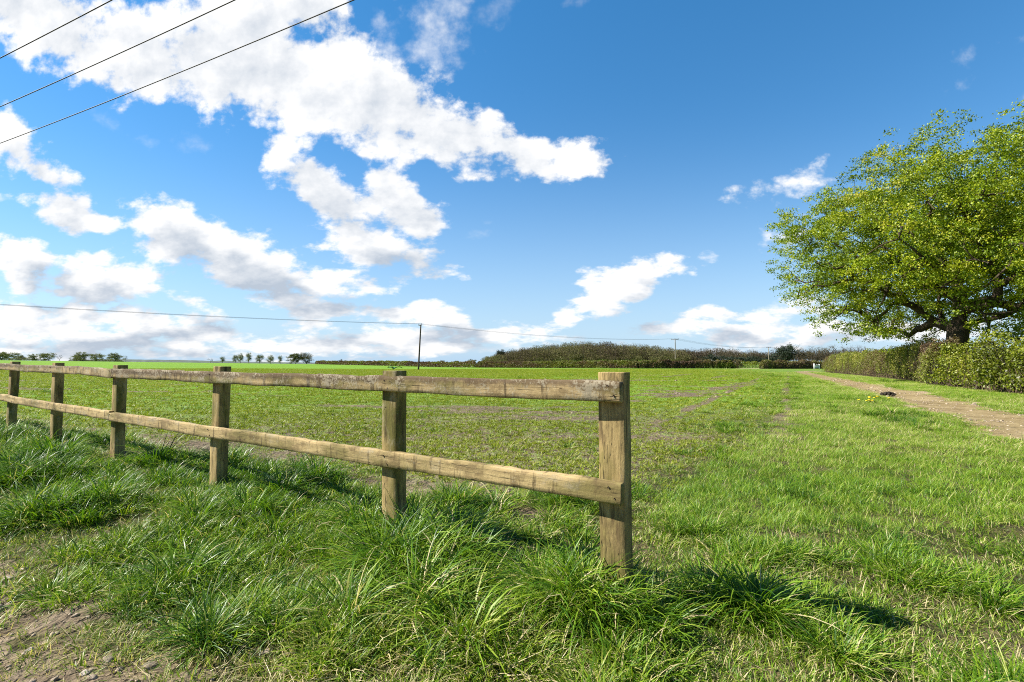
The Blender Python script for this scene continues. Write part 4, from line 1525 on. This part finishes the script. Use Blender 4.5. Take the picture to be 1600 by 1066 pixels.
def build_grass():
    r = np.random.default_rng(23)
    coll = bpy.data.collections.new('grass_tufts')
    names = []
    # 0-3 tussock, 4-8 mid, 9-12 short, 13-14 straw, 15-17 fine meadow
    for k in range(4):
        proto('tuft_%02d' % len(names), [blades(300 + k, 80, .06, (.14, .34), (.0042, .0080), (.10, .85), (.8, 2.2), (.34, .19), .05, 5)], m_blade, coll); names.append(0)
    for k in range(5):
        proto('tuft_%02d' % len(names), [blades(320 + k, 46, .055, (.05, .15), (.0032, .0060), (.2, 1.1), (.4, 1.8), (.42, .20), .06, 4)], m_blade, coll); names.append(1)
    for k in range(4):
        proto('tuft_%02d' % len(names), [blades(340 + k, 44, .06, (.022, .075), (.0028, .0046), (.15, 1.1), (.2, 1.3), (.50, .19), .14, 3)], m_blade, coll); names.append(2)
    for k in range(2):
        proto('tuft_%02d' % len(names), [blades(360 + k, 22, .10, (.06, .20), (.0025, .0045), (1.1, 1.6), (-.1, .4), (.5, .2), .9, 3)], m_blade, coll); names.append(3)
    for k in range(3):
        proto('tuft_%02d' % len(names), [blades(370 + k, 50, .10, (.05, .13), (.0028, .0048), (.1, .8), (.5, 1.8), (.52, .18), .05, 4, bias=1.2)], m_blade, coll); names.append(4)

    for k in range(2):
        proto('tuft_%02d' % len(names), [blades(390 + k, 10, .015, (.03, .07), (.009, .018), (.6, 1.3), (.1, .7), (.38, .10), .03, 4)], m_blade, coll); names.append(5)

    def tall(x, y):
        s, t = fence_st(x, y)
        T = .27 + .95 * (fbm(x * 1.3, y * 1.3, 3, 91) - .5) + .8 * (fbm(x * 3.4, y * 3.4, 2, 95) - .5)
        strip = np.exp(-((s + .35) / .75) ** 2) * smooth01(t, -.7, .1)
        T = T + .26 * strip
        T = T - .40 * (1 - smooth01(y, 1.7, 2.2)) * (1 - smooth01(x, .1, .7)) - .05 * smooth01(x, .7, 1.4) - .14 * smooth01(-s, 1.0, 1.7) * smooth01(-x, 0, .8)
        T = T - .62 * np.exp(-((x - .50) ** 2 + (y - 1.93) ** 2) / .18 ** 2)
        for tx, ty, tr, k in TUSSOCKS:
            T = T + .45 * k * np.exp(-((x - tx) ** 2 + (y - ty) ** 2) / tr ** 2)
        return T
    X, Y, R = sample(190000, 1.15, 75, 1.08, r)
    crop, soil, track = masks(X, Y)
    T = tall(X, Y)
    s, t = fence_st(X, Y)
    hd = [poly_dist(X, Y, np.array(P))[0] for P in ([(15.5, 11.0), (18.2, 16.2), (21.0, 22.0), (24.2, 27.6), (40.6, 61.5)],)][0]
    prob = (1 - .97 * crop) * (1 - (.93 - .13 * (Y < 3)) * soil) * (1 - track) ** .6 * (R < 75)
    behind = (X > 0) & (hd < .5)
    prob = np.where(behind, 0, prob)
    keep = r.random(len(X)) < prob
    X, Y, R, T, s, t, soil = X[keep], Y[keep], R[keep], T[keep], s[keep], t[keep], soil[keep]
    n = len(X)
    right = smooth01(X - np.interp(Y, XB_Y, XB_X), -.6, .3) * smooth01(Y, 2.4, 3.6)
    u = r.random(n)
    idx = np.where(T > .70, r.integers(0, 4, n), np.where(T > .36, r.integers(4, 9, n), r.integers(9, 13, n)))
    thin = (idx < 4) & (u > .28)
    idx = np.where(thin, r.integers(4, 9, n), idx)
    idx = np.where((right > .5) & (idx >= 4) & (u < .75), r.integers(15, 18, n), idx)
    st = (r.random(n) < .05 + .2 * (1 - smooth01(Y, 1.7, 2.1)) * (1 - smooth01(X, 0, .6))) & (T < .45) & (R < 9)
    idx = np.where(st, r.integers(13, 15, n), idx)
    idx = np.where((r.random(n) < .03) & (R < 14) & (soil < .4), r.integers(18, 20, n), idx)
    sc = (.75 + .5 * np.clip(T, 0, 1)) * r.uniform(.75, 1.25, n) * (np.maximum(R, 4) / 4) ** .30
    sc = np.where(idx < 4, sc * .92, sc)
    sc = np.where(right > .5, sc * .85, sc)
    zsc = sc * r.uniform(.8, 1.15, n) / (np.maximum(R, 4) / 4) ** .22
    rot = np.stack([r.normal(0, .10, n), r.normal(0, .10, n), r.random(n) * 6.28], -1)
    # meadow blades are combed one way by the wind
    rot[:, 2] = np.where((idx >= 15) & (idx < 18), r.normal(.2, .55, n), rot[:, 2])
    g = fbm(X * .5, Y * .5, 3, 99) - .5
    shift = g * .35 + r.normal(0, .05, n) + .02 * right + .05 * smooth01(R, 6, 20) - .02 * smooth01(T, .5, .9)
    shift = shift + .08 * (1 - smooth01(Y, 1.75, 2.2)) * (1 - smooth01(X, 0, .6)) + .12 * soil
    pts = np.stack([X, Y, height(X, Y) - .005], -1)
    # explicit tussocks
    tp, trt, tsc, tix, tsh = [], [], [], [], []
    for tx, ty, tr, k in TUSSOCKS:
        m = 16
        a = r.random(m) * 6.28
        q = tr * 1.15 * r.random(m) ** .6
        px, py = tx + np.cos(a) * q, ty + np.sin(a) * q
        tp.append(np.stack([px, py, height(px, py) - .01], -1))
        lean = .45 * q / tr
        trt.append(np.stack([-np.sin(a) * lean + r.normal(0, .08, m), np.cos(a) * lean + r.normal(0, .08, m), r.random(m) * 6.28], -1) if False else np.stack([r.normal(0, .2, m), r.normal(0, .2, m), r.random(m) * 6.28], -1))
        z = k * r.uniform(.6, .95, m) * (1.15 if ty > 5 else .92)
        tsc.append(np.stack([z, z, z], -1))
        tix.append(np.where(r.random(m) < .7, r.integers(0, 4, m), r.integers(4, 9, m)))
        tsh.append(np.full(m, r.normal(-.08, .07) + (.13 if k > 1.1 else 0)) + r.normal(0, .03, m))
    pts = np.concatenate([pts] + tp)
    rot = np.concatenate([rot] + trt)
    scl = np.concatenate([np.stack([sc, sc, zsc], -1)] + tsc)
    idx = np.concatenate([idx] + tix)
    shift = np.concatenate([shift] + tsh)
    scatter('grass', pts, rot, scl, idx, shift, coll, 'rough tussocky green grass covering the verges and meadow', 'grass')

    # ---- crop seedlings in the field
    coll2 = bpy.data.collections.new('seedlings')
    for k in range(5):
        a = blades(400 + k, 7, .012, (.028, .060), (.007, .012), (.35, 1.15), (.1, .8), (.5, .14), .04, 3)
        b = blades(420 + k, 4, .02, (.025, .05), (.005, .008), (.2, .8), (.1, .6), (.55, .14), .04, 3)
        proto('seedling_%02d' % k, [a, b], m_crop, coll2)
    X, Y, R = sample(620000, 2.4, 110, .98, r)
    crop, soil, track = masks(X, Y)
    c = (X * .865 - Y * .50)
    rows = .5 + .5 * np.cos(c * 2 * np.pi / .30 + 1.2 * (fbm(X * .3, Y * .3, 2, 7) - .5))
    dens = .55 + .8 * smooth01(fbm(X * 1.3, Y * 1.3, 3, 13), .3, .62)
    prob = crop * (1 - .86 * soil) * np.clip(dens, 0, 1) * (1 - (.40 + .35 * smooth01(X, 0, 4)) * (1 - rows))
    keep = r.random(len(X)) < prob
    X, Y, R, soil = X[keep], Y[keep], R[keep], soil[keep]
    n = len(X)
    sc = 1.12 * r.uniform(.7, 1.3, n) * (np.maximum(R, 5) / 5) ** .42 * (1 - .25 * soil)
    zs = sc / (np.maximum(R, 5) / 5) ** .25
    rot = np.stack([r.normal(0, .15, n), r.normal(0, .15, n), r.random(n) * 6.28], -1)
    shift = .28 * (fbm(X * .25, Y * .25, 3, 17) - .5) + r.normal(0, .07, n) + .05 * smooth01(R, 8, 30)
    pts = np.stack([X, Y, height(X, Y) - .004], -1)
    scatter('crop', pts, rot, np.stack([sc, sc, zs], -1), r.integers(0, 5, n), shift, coll2, 'young bright green crop seedlings sprouting over the ploughed field', 'crop')


build_grass()


# ================================================================ small things
def stone_mesh(seed, size, mat):
    r = np.random.default_rng(seed)
    import bmesh
    bm = bmesh.new()
    bmesh.ops.create_icosphere(bm, subdivisions=3, radius=1.0)
    for v in bm.verts:
        n = mnoise.noise(v.co * 1.1 + Vector((seed, 0, 3))) * .35 + mnoise.noise(v.co * 2.7 + Vector((1, seed, 3))) * .13
        v.co *= 1 + n
        v.co.x *= size[0]; v.co.y *= size[1]; v.co.z *= size[2]
    me = bpy.data.meshes.new('stone')
    bm.to_mesh(me)
    bm.free()
    for p in me.polygons:
        p.use_smooth = True
    me.materials.append(mat)
    return me


def build_gravel():
    r = np.random.default_rng(41)
    coll = bpy.data.collections.new('pebbles')
    m = plain_mat('gravel_stone', (.34, .27, .19), .9, var=.4, scale=40)
    for k in range(4):
        me = stone_mesh(30 + k, (.011, .008, .006), m)
        coll.objects.link(bpy.data.objects.new('pebble_%d' % k, me))
    X, Y, R = sample(60000, 1.2, 45, 1.1, r)
    crop, soil, track = masks(X, Y)
    near = (Y < 3.2) & (X < .2)
    d, _ = poly_dist(X, Y, TRACK)
    p = np.where(near, soil * .9, 0) + .7 * (d < .75) + crop * soil * .10
    k = r.random(len(X)) < p
    X, Y, R, d = X[k], Y[k], R[k], d[k]
    n = len(X)
    sc = r.lognormal(-.55, .5, n) * (np.maximum(R, 3) / 3) ** .5
    pts = np.stack([X, Y, height(X, Y) + np.where(d < .7, .016, .001)], -1)
    scatter('gravel', pts, np.stack([r.normal(0, .3, n), r.normal(0, .3, n), r.random(n) * 6.28], -1), np.stack([sc, sc, sc], -1), r.integers(0, 4, n), np.zeros(n), coll,
            'small stones and crumbs strewn over the bare earth and track', 'gravel')


build_gravel()


def build_small():
    m_st = plain_mat('grey_stone', (.42, .36, .29), .9, var=.35, scale=60)
    for k, (px, py, sz, lab) in enumerate(((133, 1050, (.022, .016, .013), 'small pale stone nearest the bottom edge, on bare dirt at left'), (45, 1012, (.028, .014, .013), 'flat grey stone lying on the dirt strip at lower left'),
                                          (38, 893, (.024, .018, .012), 'pale stone at the grass edge on the left, highest of the stones'), (14, 906, (.025, .018, .014), 'grey stone close to the left edge, beside a pair of others'),
                                          (24, 912, (.018, .014, .010), 'small flat stone between two larger ones at the left edge'), (92, 942, (.020, .015, .010), 'little stone half sunk in thin grass at left'))):
        x, y = ground_at(px, py, .0)
        o = link('stone', stone_mesh(k + 3, tuple(q * .72 for q in sz), m_st))
        o.location = (x, y, float(height(x, y)) + sz[2] * .15)
        o.rotation_euler = (0, 0, k * 1.3)
        tag(o, lab, 'stone', 'stones in the dirt at lower left')
    m_cl = plain_mat('dark_earth', (.035, .028, .02), .95, var=.4, scale=14, bump=.8)
    x, y = ground_at(1388, 617)
    mb = MB()
    r = np.random.default_rng(3)
    import bmesh
    bm = bmesh.new()
    for k in range(16):
        a, q = r.random() * 6.28, .17 * r.random() ** .6
        ret = bmesh.ops.create_icosphere(bm, subdivisions=2, radius=1)
        s_ = r.uniform(.03, .07)
        off = Vector((math.cos(a) * q * 1.5, math.sin(a) * q, max(0, .14 - q * .6) * .7))
        for v in ret['verts']:
            v.co *= s_ * (1 + .4 * mnoise.noise(v.co * 2 + Vector((k, 0, 0))))
            v.co += off
    me = bpy.data.meshes.new('dung_heap')
    bm.to_mesh(me); bm.free()
    me.materials.append(m_cl)
    o = link('dung_heap', me)
    o.location = (x, y, float(height(x, y)) + .04)
    tag(o, 'dark crumbly heap lying on the sandy track', 'dung')
    # dandelions beside the track
    m_y = plain_mat('yellow_petals', (.75, .52, .02), .7, var=.15)
    m_g = plain_mat('flower_stalk', (.07, .16, .03), .7)
    labs = ['orange-yellow dandelion in the clump farthest from the sandy track', 'yellow dandelion in the middle clump beside the sandy track', 'lone yellow dandelion closest to the sandy track']
    for k, (px, py, nf, wv) in enumerate(((1352, 635.5, 5, .16), (1364, 630, 4, .16), (1389, 630, 1, .01))):
        cx, cy = ground_at(px, py)
        for j in range(nf):
            fx, fy, fz = r.uniform(-wv, wv), r.uniform(-wv, wv) * .7, r.uniform(.10, .17)
            root = empty('dandelion', (cx + fx, cy + fy, float(height(cx + fx, cy + fy))), labs[k], 'flower', ['dandelions far from the track', 'dandelions of the middle clump', None][k])
            stk, pet = MB(), MB()
            stk.tube([(0, 0, 0), (.01, 0, fz * .6), (0, 0, fz)], .004, 4)
            th = np.linspace(0, 2 * np.pi, 13)[:-1]
            R_ = .034 * r.uniform(.8, 1.2)
            ring0 = np.stack([.008 * np.cos(th), .008 * np.sin(th), np.full(12, fz - .006)], -1)
            ring1 = np.stack([R_ * np.cos(th), R_ * np.sin(th), fz + .006 * (np.arange(12) % 2) + .004], -1)
            ring2 = np.stack([R_ * .55 * np.cos(th), R_ * .55 * np.sin(th), np.full(12, fz + .018)], -1)
            ix = np.arange(12)
            nx = np.roll(ix, -1)
            pet.add(np.concatenate([ring0, ring1, ring2]), [np.stack([ix, nx, nx + 12, ix + 12], -1), np.stack([ix + 12, nx + 12, nx + 24, ix + 24], -1), (ix + 24)[None]])
            link('petals', pet.mesh('petals', m_y), root)
            link('stalk', stk.mesh('stalk', m_g), root)
    # white rails seen where the track ends
    m_w = plain_mat('white_paint', (.8, .8, .78), .6, var=.05)
    root = empty('white_fence', (0, 0, 0), 'low white fence glimpsed through the gap past the end of track', 'fence')
    Y = 128
    for px in np.arange(1254, 1272, 2.2):
        X = (px - 800) / FPX * Y
        z = float(height(X, Y))
        mb = MB()
        mb.tube([(X, Y, z - .2), (X, Y, z + .95), (X, Y, z + 1.02)], [.10, .10, .02], 4)
        link('picket', mb.mesh('picket', m_w), root)
    Y = 104.0
    X = (1275.5 - 800) / FPX * Y
    z = float(height(X, Y))
    root = empty('white_gate', (X, Y, z), 'small white gate standing at the far end of the track beside hedge', 'gate')
    mb = MB()
    mb.tube([(-.55, 0, -.2), (-.55, 0, 1.25)], .11, 6)
    link('gate_post', mb.mesh('gate_post', m_w), root)
    mb = MB()
    mb.tube([(.55, 0, -.2), (.55, 0, 1.1)], .11, 6)
    link('gate_post', mb.mesh('gate_post', m_w), root)
    for h in (.3, .6, .9):
        mb = MB()
        mb.tube([(-.5, 0, h), (.5, 0, h)], .10, 5)
        link('gate_bar', mb.mesh('gate_bar', m_w), root)


build_small()
